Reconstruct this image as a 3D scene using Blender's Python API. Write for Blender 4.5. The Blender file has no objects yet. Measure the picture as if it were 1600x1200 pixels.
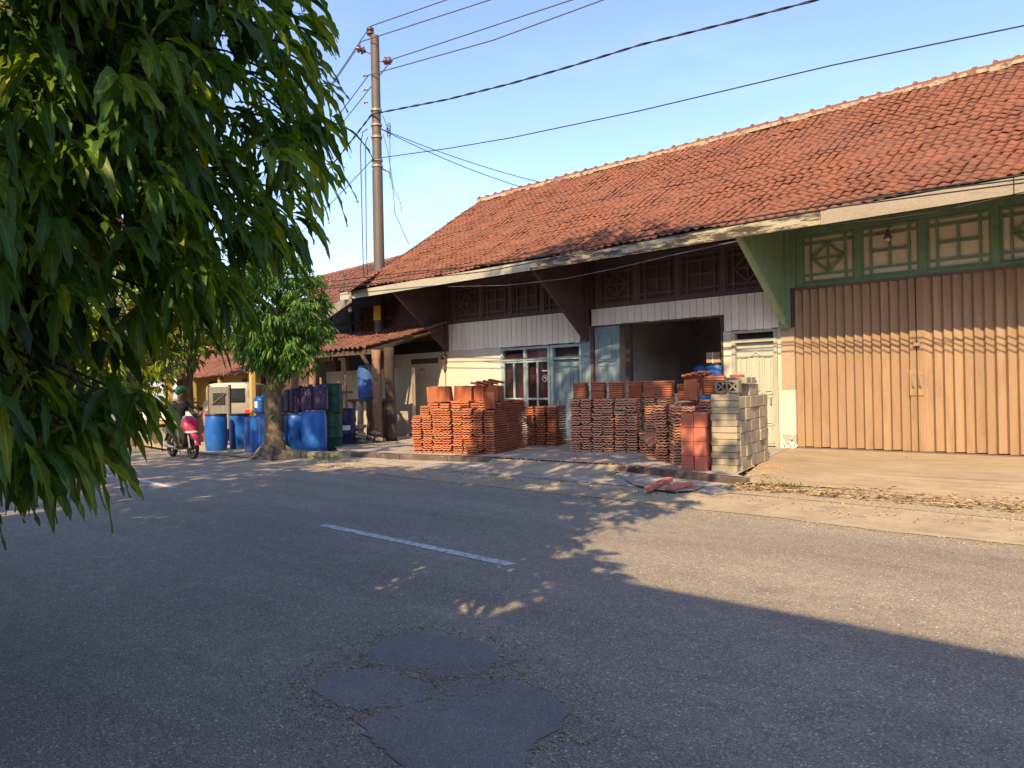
import bpy, bmesh, math, random
import numpy as np
from mathutils import Vector, Matrix
random.seed(7); RNG = np.random.default_rng(11)
C = bpy.data.collections.new("place"); bpy.context.scene.collection.children.link(C)
S = bpy.context.scene
R = math.radians
# ------------------------------------------------------------------ camera numbers
FPX = 1240.0; YAW = R(46); ROLL = .02; PITCH = 5/1240.; EYE = 1.5
_r = Vector((math.sin(YAW), math.cos(YAW), 0)); _d = Vector((-math.cos(YAW), math.sin(YAW), 0)); _z = Vector((0, 0, 1))
FW = _d*math.cos(PITCH)+_z*math.sin(PITCH); UP = _z*math.cos(PITCH)-_d*math.sin(PITCH)
XC = _r*math.cos(ROLL)-UP*math.sin(ROLL); YC = _r*math.sin(ROLL)+UP*math.cos(ROLL)
CAMP = Vector((0, 0, EYE))
def pt(x, y, Y=None, Z=None, X=None, D=None):
    q = FW+XC*((x-800)/FPX)-YC*((y-600)/FPX)
    if Y is not None: t = Y/q.y
    elif Z is not None: t = (Z-EYE)/q.z
    elif X is not None: t = X/q.x
    else: t = D
    return CAMP+q*t
def pix(P):
    W = P-np.array(CAMP); dd = W@np.array(FW)
    return 800+FPX*(W@np.array(XC))/dd, 600-FPX*(W@np.array(YC))/dd, dd

# ------------------------------------------------------------------ materials
def _n(nt, t, **k):
    n = nt.nodes.new(t)
    for a, b in k.items(): setattr(n, a, b)
    return n
def new_mat(name):
    m = bpy.data.materials.new(name); m.use_nodes = True
    nt = m.node_tree; b = nt.nodes['Principled BSDF']
    return m, nt, b
def rgb(c): return (c[0], c[1], c[2], 1)
def mixc(nt, fac, a, b, mode='MIX'):
    n = _n(nt, 'ShaderNodeMix', data_type='RGBA', blend_type=mode)
    for sock, v in ((n.inputs[0], fac), (n.inputs[6], a), (n.inputs[7], b)):
        if isinstance(v, bpy.types.NodeSocket): nt.links.new(v, sock)
        elif isinstance(v, (int, float)): sock.default_value = v
        else: sock.default_value = rgb(v)
    return n.outputs[2]
def noise(nt, co, scale, detail=4, rough=.6, stretch=None):
    n = _n(nt, 'ShaderNodeTexNoise'); n.inputs['Scale'].default_value = scale
    n.inputs['Detail'].default_value = detail; n.inputs['Roughness'].default_value = rough
    if stretch:
        mp = _n(nt, 'ShaderNodeMapping'); mp.inputs['Scale'].default_value = stretch
        nt.links.new(co, mp.inputs[0]); co = mp.outputs[0]
    nt.links.new(co, n.inputs['Vector']); return n.outputs['Fac']
def ramp(nt, v, lo, hi):
    n = _n(nt, 'ShaderNodeMapRange'); n.inputs[1].default_value = lo; n.inputs[2].default_value = hi
    nt.links.new(v, n.inputs[0]); return n.outputs[0]
def pmat(name, c1, c2, scale=3, rough=.8, bump=.2, bscale=40, rnd=None, dirt=None, dscale=2, dlo=.55, dhi=.75, stretch=None, dstretch=None, coord='Object', metal=0, spec=.3, fine=.25):
    """two colours mixed by noise, a random value per face group, patches of dirt, fine grain and bump"""
    m, nt, b = new_mat(name)
    tc = _n(nt, 'ShaderNodeTexCoord'); co = tc.outputs['Object' if coord == 'World' else coord]
    if coord == 'World':
        co = _n(nt, 'ShaderNodeNewGeometry').outputs['Position']
    f = ramp(nt, noise(nt, co, scale, 5, .6, stretch), .3, .7)
    col = mixc(nt, f, c1, c2)
    if rnd:
        at = _n(nt, 'ShaderNodeAttribute', attribute_name='rnd')
        col = mixc(nt, at.outputs['Fac'], col, rnd) if not isinstance(rnd, tuple) or len(rnd) == 3 else col
    if fine:
        g = ramp(nt, noise(nt, co, bscale*1.7, 3, .7, stretch), .25, .75)
        dk = mixc(nt, g, (1-fine,)*3, (1+fine*.6,)*3)
        col = mixc(nt, 1.0, col, dk, 'MULTIPLY')
    if dirt:
        df = ramp(nt, noise(nt, co, dscale, 6, .7, dstretch), dlo, dhi)
        col = mixc(nt, df, col, dirt)
    nt.links.new(col, b.inputs['Base Color'])
    b.inputs['Roughness'].default_value = rough; b.inputs['Metallic'].default_value = metal
    b.inputs['Specular IOR Level'].default_value = spec
    if bump:
        bn = _n(nt, 'ShaderNodeBump'); bn.inputs['Strength'].default_value = bump; bn.inputs['Distance'].default_value = .02
        nt.links.new(noise(nt, co, bscale, 5, .65, stretch), bn.inputs['Height']); nt.links.new(bn.outputs[0], b.inputs['Normal'])
    return m
def leafmat(name, c1, c2, c3, trans=.35, rough=.35, spec=.4):
    m, nt, b = new_mat(name)
    at = _n(nt, 'ShaderNodeAttribute', attribute_name='rnd')
    cr = _n(nt, 'ShaderNodeValToRGB'); e = cr.color_ramp.elements
    e[0].color = rgb(c1); e[1].color = rgb(c3); e[1].position = 1; x = cr.color_ramp.elements.new(.55); x.color = rgb(c2)
    nt.links.new(at.outputs['Fac'], cr.inputs[0])
    co = _n(nt, 'ShaderNodeTexCoord').outputs['Object']
    col = mixc(nt, ramp(nt, noise(nt, co, 25, 3), .35, .7), cr.outputs[0], mixc(nt, 1.0, cr.outputs[0], (.7, .75, .6), 'MULTIPLY'))
    am = _n(nt, 'ShaderNodeAttribute', attribute_name='mid'); rib = ramp(nt, am.outputs['Fac'], .84, .98)
    col = mixc(nt, rib, col, mixc(nt, 1.0, col, (2.0, 1.8, 1.9), 'MULTIPLY'))
    nt.links.new(col, b.inputs['Base Color']); b.inputs['Roughness'].default_value = rough; b.inputs['Specular IOR Level'].default_value = spec
    tr = _n(nt, 'ShaderNodeBsdfTranslucent')
    tcol = mixc(nt, 1.0, col, (2.2, 2.0, .6), 'MULTIPLY'); nt.links.new(tcol, tr.inputs['Color'])
    ms = _n(nt, 'ShaderNodeMixShader'); ms.inputs[0].default_value = trans
    nt.links.new(b.outputs[0], ms.inputs[1]); nt.links.new(tr.outputs[0], ms.inputs[2])
    nt.links.new(ms.outputs[0], nt.nodes['Material Output'].inputs['Surface'])
    return m
def asphalt(name, base, agg, light, scale, patchy, bumps=.6):
    m, nt, b = new_mat(name)
    co = _n(nt, 'ShaderNodeNewGeometry').outputs['Position']
    big = ramp(nt, noise(nt, co, .7, 5, .65), .35, .7)
    v = _n(nt, 'ShaderNodeTexVoronoi'); v.inputs['Scale'].default_value = scale; nt.links.new(co, v.inputs['Vector'])
    sep = _n(nt, 'ShaderNodeSeparateColor'); nt.links.new(v.outputs['Color'], sep.inputs[0])
    f1 = ramp(nt, sep.outputs[0], .25, 1.0)
    col = mixc(nt, f1, base, agg)
    f2 = ramp(nt, sep.outputs[1], .955, .985)
    col = mixc(nt, f2, col, light)
    wear = ramp(nt, noise(nt, co, 5, 6, .7), .42, .72)
    wf = _n(nt, 'ShaderNodeMath', operation='MULTIPLY'); nt.links.new(wear, wf.inputs[0]); nt.links.new(big, wf.inputs[1])
    wm = _n(nt, 'ShaderNodeMath', operation='MULTIPLY'); nt.links.new(wf.outputs[0], wm.inputs[0]); nt.links.new(sep.outputs[2], wm.inputs[1])
    col = mixc(nt, wm.outputs[0], col, patchy)
    tr_ = ramp(nt, noise(nt, co, .9, 4, .6, (.22, 1.3, 1)), .3, .7); col = mixc(nt, 1.0, col, mixc(nt, tr_, (.80,)*3, (1.10,)*3), 'MULTIPLY')
    st_ = ramp(nt, noise(nt, co, 1.6, 5, .65), .62, .78); col = mixc(nt, st_, col, mixc(nt, 1.0, col, (.72, .72, .73), 'MULTIPLY'))
    gr = ramp(nt, noise(nt, co, 220, 2, .6), .3, .7)
    col = mixc(nt, 1.0, col, mixc(nt, gr, (.75,)*3, (1.2,)*3), 'MULTIPLY')
    nt.links.new(col, b.inputs['Base Color']); b.inputs['Roughness'].default_value = .75; b.inputs['Specular IOR Level'].default_value = .35
    bn = _n(nt, 'ShaderNodeBump'); bn.inputs['Strength'].default_value = bumps; bn.inputs['Distance'].default_value = .012
    nt.links.new(v.outputs['Distance'], bn.inputs['Height']); nt.links.new(bn.outputs[0], b.inputs['Normal'])
    return m
def flat(name, c, rough=.5, metal=0, spec=.4):
    return pmat(name, c, tuple(x*.82 for x in c), 6, rough, .05, 60, metal=metal, spec=spec, fine=.12)

M = {}
M['asphalt'] = asphalt('asphalt', (.186, .163, .130), (.36, .312, .24), (.64, .56, .43), 105, (.54, .45, .31))
M['patch'] = asphalt('asphalt patch', (.170, .160, .150), (.25, .235, .215), (.40, .36, .3), 150, (.34, .295, .225), .4)
M['paint'] = pmat('road paint', (.70, .69, .64), (.56, .55, .51), 8, .7, .3, 90, dirt=(.20, .19, .175), dscale=16, dlo=.47, dhi=.64, coord='World')
M['soil'] = pmat('soil', (.30, .24, .15), (.20, .15, .09), 1.2, .95, .5, 30, dirt=(.12, .13, .05), dscale=.6, coord='World')
M['concrete'] = pmat('pale concrete', (.42, .345, .235), (.32, .26, .175), 1.5, .9, .35, 35, dirt=(.20, .16, .105), dscale=2.3, dlo=.48, dhi=.75, coord='World')
M['apron'] = pmat('sandy concrete', (.40, .32, .21), (.32, .25, .16), 1.1, .95, .4, 28, dirt=(.21, .155, .09), dscale=1.6, dlo=.46, dhi=.8, dstretch=(1, 3, 1), coord='World')
M['slab'] = pmat('slab concrete', (.40, .355, .29), (.31, .275, .22), 1.8, .9, .4, 30, dirt=(.17, .15, .115), dscale=3, dlo=.5, dhi=.72, coord='World')
M['gravel'] = pmat('gravel', (.42, .34, .22), (.25, .19, .11), 22, .95, .9, 60, dirt=(.55, .47, .33), dscale=30, dlo=.5, dhi=.62, coord='World')
M['kerb'] = pmat('kerb stone', (.13, .098, .08), (.085, .065, .055), 3, .9, .5, 30, dirt=(.22, .18, .15), dscale=4, dlo=.55, dhi=.75, coord='World')
M['wall'] = pmat('cream plaster', (.60, .555, .455), (.54, .495, .40), 1.3, .9, .12, 25, dirt=(.38, .33, .25), dscale=1.7, dlo=.56, dhi=.85, coord='World', fine=.08)
M['grime'] = pmat('old plaster', (.42, .37, .29), (.32, .275, .21), 1.6, .95, .3, 25, dirt=(.16, .13, .1), dscale=2.2, dlo=.5, dhi=.75, dstretch=(1.5, 1.5, .5), coord='World')
M['pilaster'] = pmat('tan plaster', (.42, .31, .2), (.36, .26, .17), 2, .9, .2, 25, coord='World')
M['boards'] = pmat('white boards', (.86, .79, .68), (.78, .71, .61), 2.5, .75, .15, 30, dirt=(.32, .26, .21), dscale=9, dlo=.66, dhi=.75, stretch=(3, 3, .6), coord='World', rnd=(.72, .65, .56))
M['green'] = pmat('green paint', (.20, .315, .195), (.165, .265, .16), 3, .7, .15, 30, dirt=(.10, .155, .10), dscale=4, dlo=.55, dhi=.85, stretch=(2, 2, .6), coord='World', fine=.12, spec=.2)
M['palegreen'] = pmat('pale green paint', (.33, .43, .25), (.27, .37, .2), 3, .65, .1, 30, coord='World', spec=.2)
M['tan'] = pmat('cream panel', (.76, .66, .50), (.68, .585, .44), 2, .8, .1, 30, dirt=(.5, .42, .31), dscale=3, dlo=.58, dhi=.85, coord='World', fine=.06)
M['brown'] = pmat('dark brown paint', (.115, .075, .068), (.085, .055, .05), 3, .75, .15, 30, coord='World', spec=.2)
M['brownbar'] = pmat('brown bars', (.165, .12, .11), (.13, .092, .086), 3, .75, .15, 30, coord='World', spec=.2)
M['dark'] = pmat('dark void', (.02, .016, .016), (.03, .024, .022), 2, .9, 0, 30, coord='World')  # near-black colour stands in for unlit depth behind openings and under the eave
M['blue'] = pmat('blue grey paint', (.215, .295, .315), (.165, .24, .265), 2.5, .65, .2, 30, dirt=(.29, .30, .28), dscale=3.5, dlo=.58, dhi=.8, stretch=(3, 3, .5), coord='World', spec=.25)
M['bluefr'] = pmat('pale blue frame paint', (.33, .42, .41), (.26, .35, .35), 2.5, .6, .1, 30, coord='World', spec=.25)
M['doorgrey'] = pmat('grey green door paint', (.45, .47, .37), (.38, .4, .32), 2.5, .6, .15, 30, coord='World', stretch=(3, 3, .5))
M['doorfr'] = pmat('door frame paint', (.42, .40, .31), (.34, .32, .25), 2.5, .6, .15, 30, coord='World')
M['gate'] = pmat('tan gate enamel', (.345, .232, .130), (.29, .19, .107), 1.5, .5, .10, 30, dirt=(.185, .12, .07), dscale=2.2, dlo=.46, dhi=.82, stretch=(4, 4, .3), dstretch=(2.5, 2.5, .5), coord='World', fine=.12, spec=.3, rnd=(.265, .172, .095))
M['steel'] = flat('dull steel', (.42, .38, .32), .45, .6)
M['fascia'] = pmat('clean fascia', (.38, .375, .30), (.31, .30, .235), 1.6, .85, .35, 30, dirt=(.16, .13, .10), dscale=3, dlo=.6, dhi=.74, dstretch=(.8, 1, 2.5), coord='World')
M['fasciadirty'] = pmat('weathered fascia', (.40, .36, .255), (.3, .265, .18), 2.5, .85, .5, 30, dirt=(.05, .042, .032), dscale=3.0, dlo=.44, dhi=.56, dstretch=(.7, 1, 4.5), coord='World')
M['fasciagrey'] = pmat('plain fascia', (.30, .262, .2), (.26, .225, .17), 1.6, .85, .2, 30, dirt=(.16, .135, .1), dscale=4, dlo=.55, dhi=.8, dstretch=(.6, 1, 3), coord='World')
M['rooft'] = pmat('old roof tile', (.26, .108, .060), (.195, .080, .049), 2.2, .9, .4, 45, rnd=(.19, .080, .053), dirt=(.105, .066, .054), dscale=1.0, dlo=.47, dhi=.88, coord='World', fine=.45, spec=.15)
M['roofold'] = pmat('grimy roof tile', (.26, .10, .065), (.16, .07, .05), 2.5, .9, .5, 45, rnd=(.12, .06, .05), dirt=(.07, .05, .04), dscale=2, dlo=.5, dhi=.75, coord='World', fine=.35)
M['mortar'] = pmat('ridge mortar', (.42, .35, .25), (.3, .23, .16), 7, .9, .5, 30, dirt=(.16, .085, .055), dscale=6, dlo=.5, dhi=.6, coord='World')
M['terra'] = pmat('new terracotta', (.50, .180, .082), (.42, .14, .06), 3, .85, .25, 60, rnd=(.33, .115, .065), coord='World', fine=.25)
M['terrold'] = pmat('weathered terracotta', (.66, .285, .155), (.56, .225, .12), 3, .9, .3, 60, rnd=(.56, .33, .21), dirt=(.32, .17, .11), dscale=5, dlo=.6, dhi=.84, coord='World', fine=.25)
M['block'] = pmat('grey concrete block', (.32, .285, .215), (.235, .21, .16), 4, .95, .5, 70, rnd=(.38, .325, .225), dirt=(.12, .11, .078), dscale=2.6, dlo=.52, dhi=.74, coord='World')
M['redblock'] = pmat('red paving block', (.60, .19, .12), (.52, .155, .095), 3, .9, .4, 70, rnd=(.45, .14, .09), coord='World')
M['bluep'] = pmat('blue drum plastic', (.004, .080, .36), (.008, .095, .36), 3, .42, .03, 20, dirt=(.07, .16, .36), dscale=4, dlo=.52, dhi=.85, fine=.12, spec=.4, dstretch=(1, 1, .5))
M['bluedim'] = pmat('faded blue plastic', (.035, .10, .29), (.03, .08, .24), 3, .5, .05, 20, dirt=(.1, .14, .24), dscale=3, fine=.08)
M['navy'] = pmat('navy drum paint', (.010, .014, .07), (.012, .018, .085), 3, .4, .05, 20, fine=.08)
M['purple'] = pmat('dark purple plastic', (.05, .03, .085), (.04, .025, .07), 3, .45, .05, 20, fine=.1)
M['dgreen'] = pmat('dark green drum paint', (.010, .07, .045), (.008, .055, .035), 3, .45, .05, 20, dirt=(.1, .06, .04), dscale=5, dlo=.66, dhi=.8, fine=.1)
M['black'] = flat('black plastic', (.012, .012, .013), .45)
M['rubber'] = flat('tyre rubber', (.02, .019, .018), .85)
M['label'] = flat('white label', (.7, .7, .68), .6)
M['wood'] = pmat('weathered timber', (.30, .18, .10), (.19, .11, .065), 3, .85, .5, 30, dirt=(.08, .05, .035), dscale=4, dlo=.55, dhi=.75, stretch=(5, 5, .5), dstretch=(4, 4, .7), coord='World')
M['wooddark'] = pmat('dark timber', (.105, .072, .055), (.06, .042, .034), 3, .85, .4, 30, stretch=(5, 5, .5), coord='World')
M['pole'] = pmat('pole steel', (.115, .095, .078), (.085, .072, .062), 2, .6, .15, 30, dirt=(.06, .052, .047), dscale=2.5, stretch=(4, 4, .5), metal=.2)
M['insul'] = flat('brown porcelain', (.10, .045, .035), .25)
M['galv'] = flat('galvanised band', (.27, .235, .19), .5, .4)
M['cable'] = flat('cable sheath', (.02, .022, .026), .6)
M['wire'] = flat('bare wire', (.11, .105, .10), .5, .3)
M['sign'] = flat('yellow plate', (.62, .42, .06), .6)
M['bark'] = pmat('bark', (.25, .18, .115), (.085, .062, .045), 9, .95, 1.0, 30, dirt=(.33, .29, .22), dscale=6, dlo=.56, dhi=.68, stretch=(1.6, 1.6, .9))
M['barkdark'] = pmat('dark bark', (.07, .05, .035), (.04, .03, .022), 7, .95, .8, 35, stretch=(2, 2, .6))
M['twig'] = pmat('twig', (.16, .12, .06), (.1, .085, .045), 7, .8, .2, 35)
M['leafnear'] = leafmat('large leaf', (.028, .072, .016), (.07, .15, .022), (.23, .30, .03), .42, .42, .32)
M['leafshade'] = leafmat('inner leaf', (.012, .035, .009), (.022, .06, .012), (.045, .095, .016), .25, .4, .4)  # darker copy of the large leaf; crown shade is put into the colour
M['leafsmall'] = leafmat('small tree leaf', (.035, .105, .028), (.08, .185, .036), (.17, .27, .05), .32, .42, .3)
M['leaffar'] = leafmat('far leaf', (.05, .10, .012), (.12, .18, .018), (.27, .28, .03), .35, .5, .3)
M['grass'] = leafmat('grass', (.04, .08, .015), (.08, .13, .02), (.22, .2, .06), .3, .6, .2)
M['litter'] = pmat('dry leaf', (.50, .38, .19), (.36, .24, .11), 3, .9, 0, 30, rnd=(.2, .12, .06), coord='World')
M['yellow'] = pmat('ochre wall', (.50, .34, .10), (.42, .28, .09), 2, .9, .1, 30, coord='World')
M['cream'] = pmat('cream car paint', (.24, .23, .185), (.2, .19, .155), 2, .4, .02, 30, fine=.06, spec=.4)
M['metalroof'] = pmat('pale metal roof', (.33, .38, .46), (.27, .32, .4), 2, .4, .1, 30, coord='World', metal=.3)
M['orangewall'] = pmat('orange brick wall', (.48, .24, .12), (.36, .17, .09), 3, .9, .3, 30, coord='World')
M['whiteband'] = pmat('white painted concrete', (.70, .66, .54), (.6, .56, .46), 3, .85, .2, 30, dirt=(.35, .3, .22), dscale=4, coord='World')
M['mossy'] = pmat('mossy plinth', (.26, .25, .17), (.17, .18, .1), 3, .95, .4, 30, dirt=(.09, .11, .05), dscale=4, coord='World')
M['bikered'] = flat('crimson fairing', (.50, .025, .065), .28, 0, .5)
M['skin'] = flat('skin', (.28, .14, .085), .6)
M['jacket'] = pmat('dark jacket', (.035, .037, .042), (.022, .024, .028), 8, .85, .3, 60)
M['khaki'] = pmat('khaki trousers', (.34, .29, .2), (.26, .22, .15), 8, .85, .3, 60)
M['helmet'] = flat('green helmet', (.02, .12, .05), .3)
M['curtain'] = pmat('maroon curtain', (.13, .025, .03), (.06, .014, .018), 6, .85, .3, 20, stretch=(9, 9, .3), coord='World')
M['pinkcurtain'] = flat('pink curtain', (.4, .08, .12), .8)
M['interior'] = pmat('interior plaster', (.80, .72, .64), (.7, .62, .55), 1.5, .95, .1, 20, dirt=(.45, .39, .34), dscale=1.5, coord='World')
M['cement'] = pmat('cement floor', (.4, .36, .31), (.32, .28, .25), 2, .9, .2, 30, coord='World')
M['corr'] = pmat('rusty corrugated sheet', (.25, .10, .07), (.16, .075, .06), 2, .8, .2, 30, dirt=(.08, .05, .045), dscale=3, coord='World')
M['offwhite'] = pmat('far house plaster', (.55, .5, .42), (.45, .41, .34), 1.5, .9, .2, 25, coord='World')
gm, gnt, gb = new_mat('window glass'); gb.inputs['Base Color'].default_value = (.012, .012, .014, 1); gb.inputs['Roughness'].default_value = .07
gb.inputs['Alpha'].default_value = .35
M['glass'] = gm
gm2, gnt2, gb2 = new_mat('car glass'); gb2.inputs['Base Color'].default_value = (.012, .014, .013, 1); gb2.inputs['Roughness'].default_value = .12
M['carglass'] = gm2
M['lens'] = flat('headlamp lens', (.65, .66, .68), .12, 0, .6)

# ------------------------------------------------------------------ mesh builder
class MB:
    def __init__(s): s.v = []; s.f = []; s.r = []; s.m = []; s.cr = 0.0; s.cm = 0
    def add(s, vs, fs):
        o = len(s.v); s.v.extend([tuple(v) for v in vs])
        for f in fs: s.f.append(tuple(i+o for i in f)); s.r.append(s.cr); s.m.append(s.cm)
        return s
    def box(s, c, d, rz=0, rx=0, ry=0):
        x, y, z = d[0]/2, d[1]/2, d[2]/2
        mt = Matrix.Rotation(rz, 3, 'Z') @ Matrix.Rotation(ry, 3, 'Y') @ Matrix.Rotation(rx, 3, 'X')
        vs = [mt @ Vector((a*x, b*y, e*z))+Vector(c) for e in (-1, 1) for b in (-1, 1) for a in (-1, 1)]
        return s.add(vs, [(0, 2, 3, 1), (4, 5, 7, 6), (0, 1, 5, 4), (2, 6, 7, 3), (0, 4, 6, 2), (1, 3, 7, 5)])
    def mm(s, x0, x1, y0, y1, z0, z1): return s.box(((x0+x1)/2, (y0+y1)/2, (z0+z1)/2), (abs(x1-x0), abs(y1-y0), abs(z1-z0)))
    def bar(s, a, b, w, h=None, up=(0, 0, 1)):
        a, b = Vector(a), Vector(b); h = h or w; t = (b-a).normalized(); u = Vector(up)
        if abs(t.dot(u)) > .98: u = Vector((1, 0, 0))
        sd = t.cross(u).normalized(); u = sd.cross(t)
        vs = [p+sd*(i*w/2)+u*(j*h/2) for p in (a, b) for i, j in ((-1, -1), (1, -1), (1, 1), (-1, 1))]
        return s.add(vs, [(0, 1, 2, 3), (7, 6, 5, 4), (0, 4, 5, 1), (1, 5, 6, 2), (2, 6, 7, 3), (3, 7, 4, 0)])
    def prism(s, poly, ex):
        ex = Vector(ex); n = len(poly); vs = [Vector(p) for p in poly]+[Vector(p)+ex for p in poly]
        return s.add(vs, [tuple(range(n))[::-1], tuple(range(n, 2*n))]+[(i, (i+1) % n, n+(i+1) % n, n+i) for i in range(n)])
    def tube(s, pts, rad, seg=8, caps=True, flatz=1):
        pts = [Vector(p) for p in pts]; n = len(pts)
        if not hasattr(rad, '__len__'): rad = [rad]*n
        vs = []; pu = None
        for i, p in enumerate(pts):
            t = (pts[min(i+1, n-1)]-pts[max(i-1, 0)]).normalized()
            u = pu if pu is not None else (Vector((0, 0, 1)) if abs(t.z) < .9 else Vector((1, 0, 0)))
            sd = t.cross(u)
            if sd.length < 1e-5: sd = t.cross(Vector((0, 1, 0)))
            sd.normalize(); u = sd.cross(t).normalized(); pu = u
            for k in range(seg):
                a = 2*math.pi*k/seg; vs.append(p+sd*(math.cos(a)*rad[i])+u*(math.sin(a)*rad[i]))
        fs = [(i*seg+k, i*seg+(k+1) % seg, (i+1)*seg+(k+1) % seg, (i+1)*seg+k) for i in range(n-1) for k in range(seg)]
        if caps: fs += [tuple(range(seg))[::-1], tuple(range((n-1)*seg, n*seg))]
        return s.add(vs, fs)
    def lathe(s, prof, c=(0, 0, 0), seg=24, ax='Z'):
        vs = []; n = len(prof)
        for r, h in prof:
            for k in range(seg):
                a = 2*math.pi*k/seg; x, y = r*math.cos(a), r*math.sin(a)
                p = (x, y, h) if ax == 'Z' else ((x, h, y) if ax == 'Y' else (h, x, y))
                vs.append(Vector(p)+Vector(c))
        fs = [(i*seg+k, i*seg+(k+1) % seg, (i+1)*seg+(k+1) % seg, (i+1)*seg+k) for i in range(n-1) for k in range(seg)]
        fs += [tuple(range(seg))[::-1], tuple(range((n-1)*seg, n*seg))]
        return s.add(vs, fs)
    def quad(s, a, b, c, d): return s.add([a, b, c, d], [(0, 1, 2, 3)])
    def build(s, name, mats, parent=None, smooth=False, loc=None, bevel=0, local=False):
        me = bpy.data.meshes.new(name)
        off = Vector((0, 0, 0))
        if not local:
            if parent is not None:
                q = parent
                while q is not None: off += Vector(q.location); q = q.parent
            if loc is not None: off += Vector(loc)
        me.from_pydata([tuple(Vector(v)-off) for v in s.v], [], s.f)
        for m in (mats if isinstance(mats, (list, tuple)) else [mats]): me.materials.append(M[m] if isinstance(m, str) else m)
        a = me.attributes.new('rnd', 'FLOAT', 'FACE'); a.data.foreach_set('value', np.array(s.r, dtype=np.float32))
        me.polygons.foreach_set('material_index', np.array(s.m, dtype=np.int32))
        if smooth: me.polygons.foreach_set('use_smooth', np.ones(len(s.f), dtype=bool))
        me.update()
        o = bpy.data.objects.new(name, me); C.objects.link(o)
        if parent is not None: o.parent = parent
        if loc is not None: o.location = loc
        if smooth == 'auto' or bevel:
            if bevel:
                b = o.modifiers.new('bevel', 'BEVEL'); b.width = bevel; b.segments = 2; b.limit_method = 'ANGLE'; b.angle_limit = R(40)
        if smooth == 'auto':
            me.polygons.foreach_set('use_smooth', np.ones(len(s.f), dtype=bool))
            try: me.set_sharp_from_angle(angle=R(38))
            except Exception: pass
        return o
def npmesh(name, mat, V, Fq, rnd, parent=None, smooth=True):
    """V (n,3) array, Fq (m,4) quads, rnd per face"""
    off = np.zeros(3); q = parent
    while q is not None: off += np.array(q.location); q = q.parent
    V = (V-off).astype(np.float32); me = bpy.data.meshes.new(name)
    me.vertices.add(len(V)); me.vertices.foreach_set('co', V.ravel())
    me.loops.add(Fq.size); me.loops.foreach_set('vertex_index', Fq.ravel().astype(np.int32))
    me.polygons.add(len(Fq)); me.polygons.foreach_set('loop_start', np.arange(0, Fq.size, 4, dtype=np.int32))
    me.polygons.foreach_set('use_smooth', np.full(len(Fq), smooth, dtype=bool))
    me.update(calc_edges=True)
    me.materials.append(M[mat]); a = me.attributes.new('rnd', 'FLOAT', 'FACE'); a.data.foreach_set('value', rnd.astype(np.float32))
    a = me.attributes.new('mid', 'FLOAT', 'POINT'); a.data.foreach_set('value', (np.arange(len(V)) % 3 == 1).astype(np.float32))
    o = bpy.data.objects.new(name, me); C.objects.link(o)
    if parent is not None: o.parent = parent
    return o
def tag(o, label=None, cat=None, group=None, kind=None):
    if label: o['label'] = label
    if cat: o['category'] = cat; o['kind'] = kind or 'thing'
    if group: o['group'] = group
    if kind: o['kind'] = kind
    return o
def thing(name, loc, label, cat, group=None, rz=0):
    o = bpy.data.objects.new(name, None); C.objects.link(o); o.location = loc; o.rotation_euler = (0, 0, rz); o.empty_display_size = .2
    return tag(o, label, cat, group)
def copy_tree(o, parent=None):
    c = o.copy(); C.objects.link(c)
    if parent is not None: c.parent = parent
    for ch in [x for x in C.objects if x.parent == o]: copy_tree(ch, c)
    return c

# ------------------------------------------------------------------ leaves
def leaf_arrays(base, d0, L, W, nst=7, droop=1.2, wavy=.0, fold=.25, rng=RNG):
    """base, d0 (n,3); L, W (n,) -> vertices and quads of drooping pointed leaves"""
    n = len(base); ts = np.linspace(0, 1, nst)
    down = np.array([0, 0, -1.0]); P = base.copy(); V = np.zeros((n, nst, 3, 3))
    roll = rng.uniform(-1, 1, n)*.9; ph = rng.uniform(0, 6.28, n); dr = droop*rng.uniform(.55, 1.4, n)
    wph = rng.uniform(0, 6.28, n)
    side0 = np.cross(d0, np.array([0, 0, 1.0])); side0 /= (np.linalg.norm(side0, axis=1, keepdims=True)+1e-6)
    for i, t in enumerate(ts):
        d = d0+down*(dr*t)[:, None]; d /= np.linalg.norm(d, axis=1, keepdims=True)
        nor = np.cross(side0, d); sd = side0*np.cos(roll)[:, None]+nor*np.sin(roll)[:, None]
        nn = np.cross(sd, d)
        w = W*(.05+.95*np.sin(math.pi*min(1, t**.85))**.9)*(0.03 if i == nst-1 else 1)
        if wavy:
            w = w*(1+.16*np.sin(t*24+wph))
            w1 = nn*((W*wavy)*np.sin(t*17+ph))[:, None]; w2 = nn*((W*wavy)*np.sin(t*19+ph+2.2))[:, None]
        else: w1 = w2 = 0
        up = nn*(w*fold)[:, None]
        V[:, i, 0] = P-sd*w[:, None]*.5+up+w1; V[:, i, 1] = P; V[:, i, 2] = P+sd*w[:, None]*.5+up+w2
        P = P+d*(L/(nst-1))[:, None]
    idx = np.arange(n)[:, None]*(nst*3)
    fs = []
    for i in range(nst-1):
        for k in (0, 1):
            fs.append(np.stack([idx[:, 0]+i*3+k, idx[:, 0]+i*3+k+1, idx[:, 0]+(i+1)*3+k+1, idx[:, 0]+(i+1)*3+k], 1))
    Fq = np.stack(fs, 1)
    return V.reshape(-1, 3), Fq.reshape(-1, 4), (nst-1)*2
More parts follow.
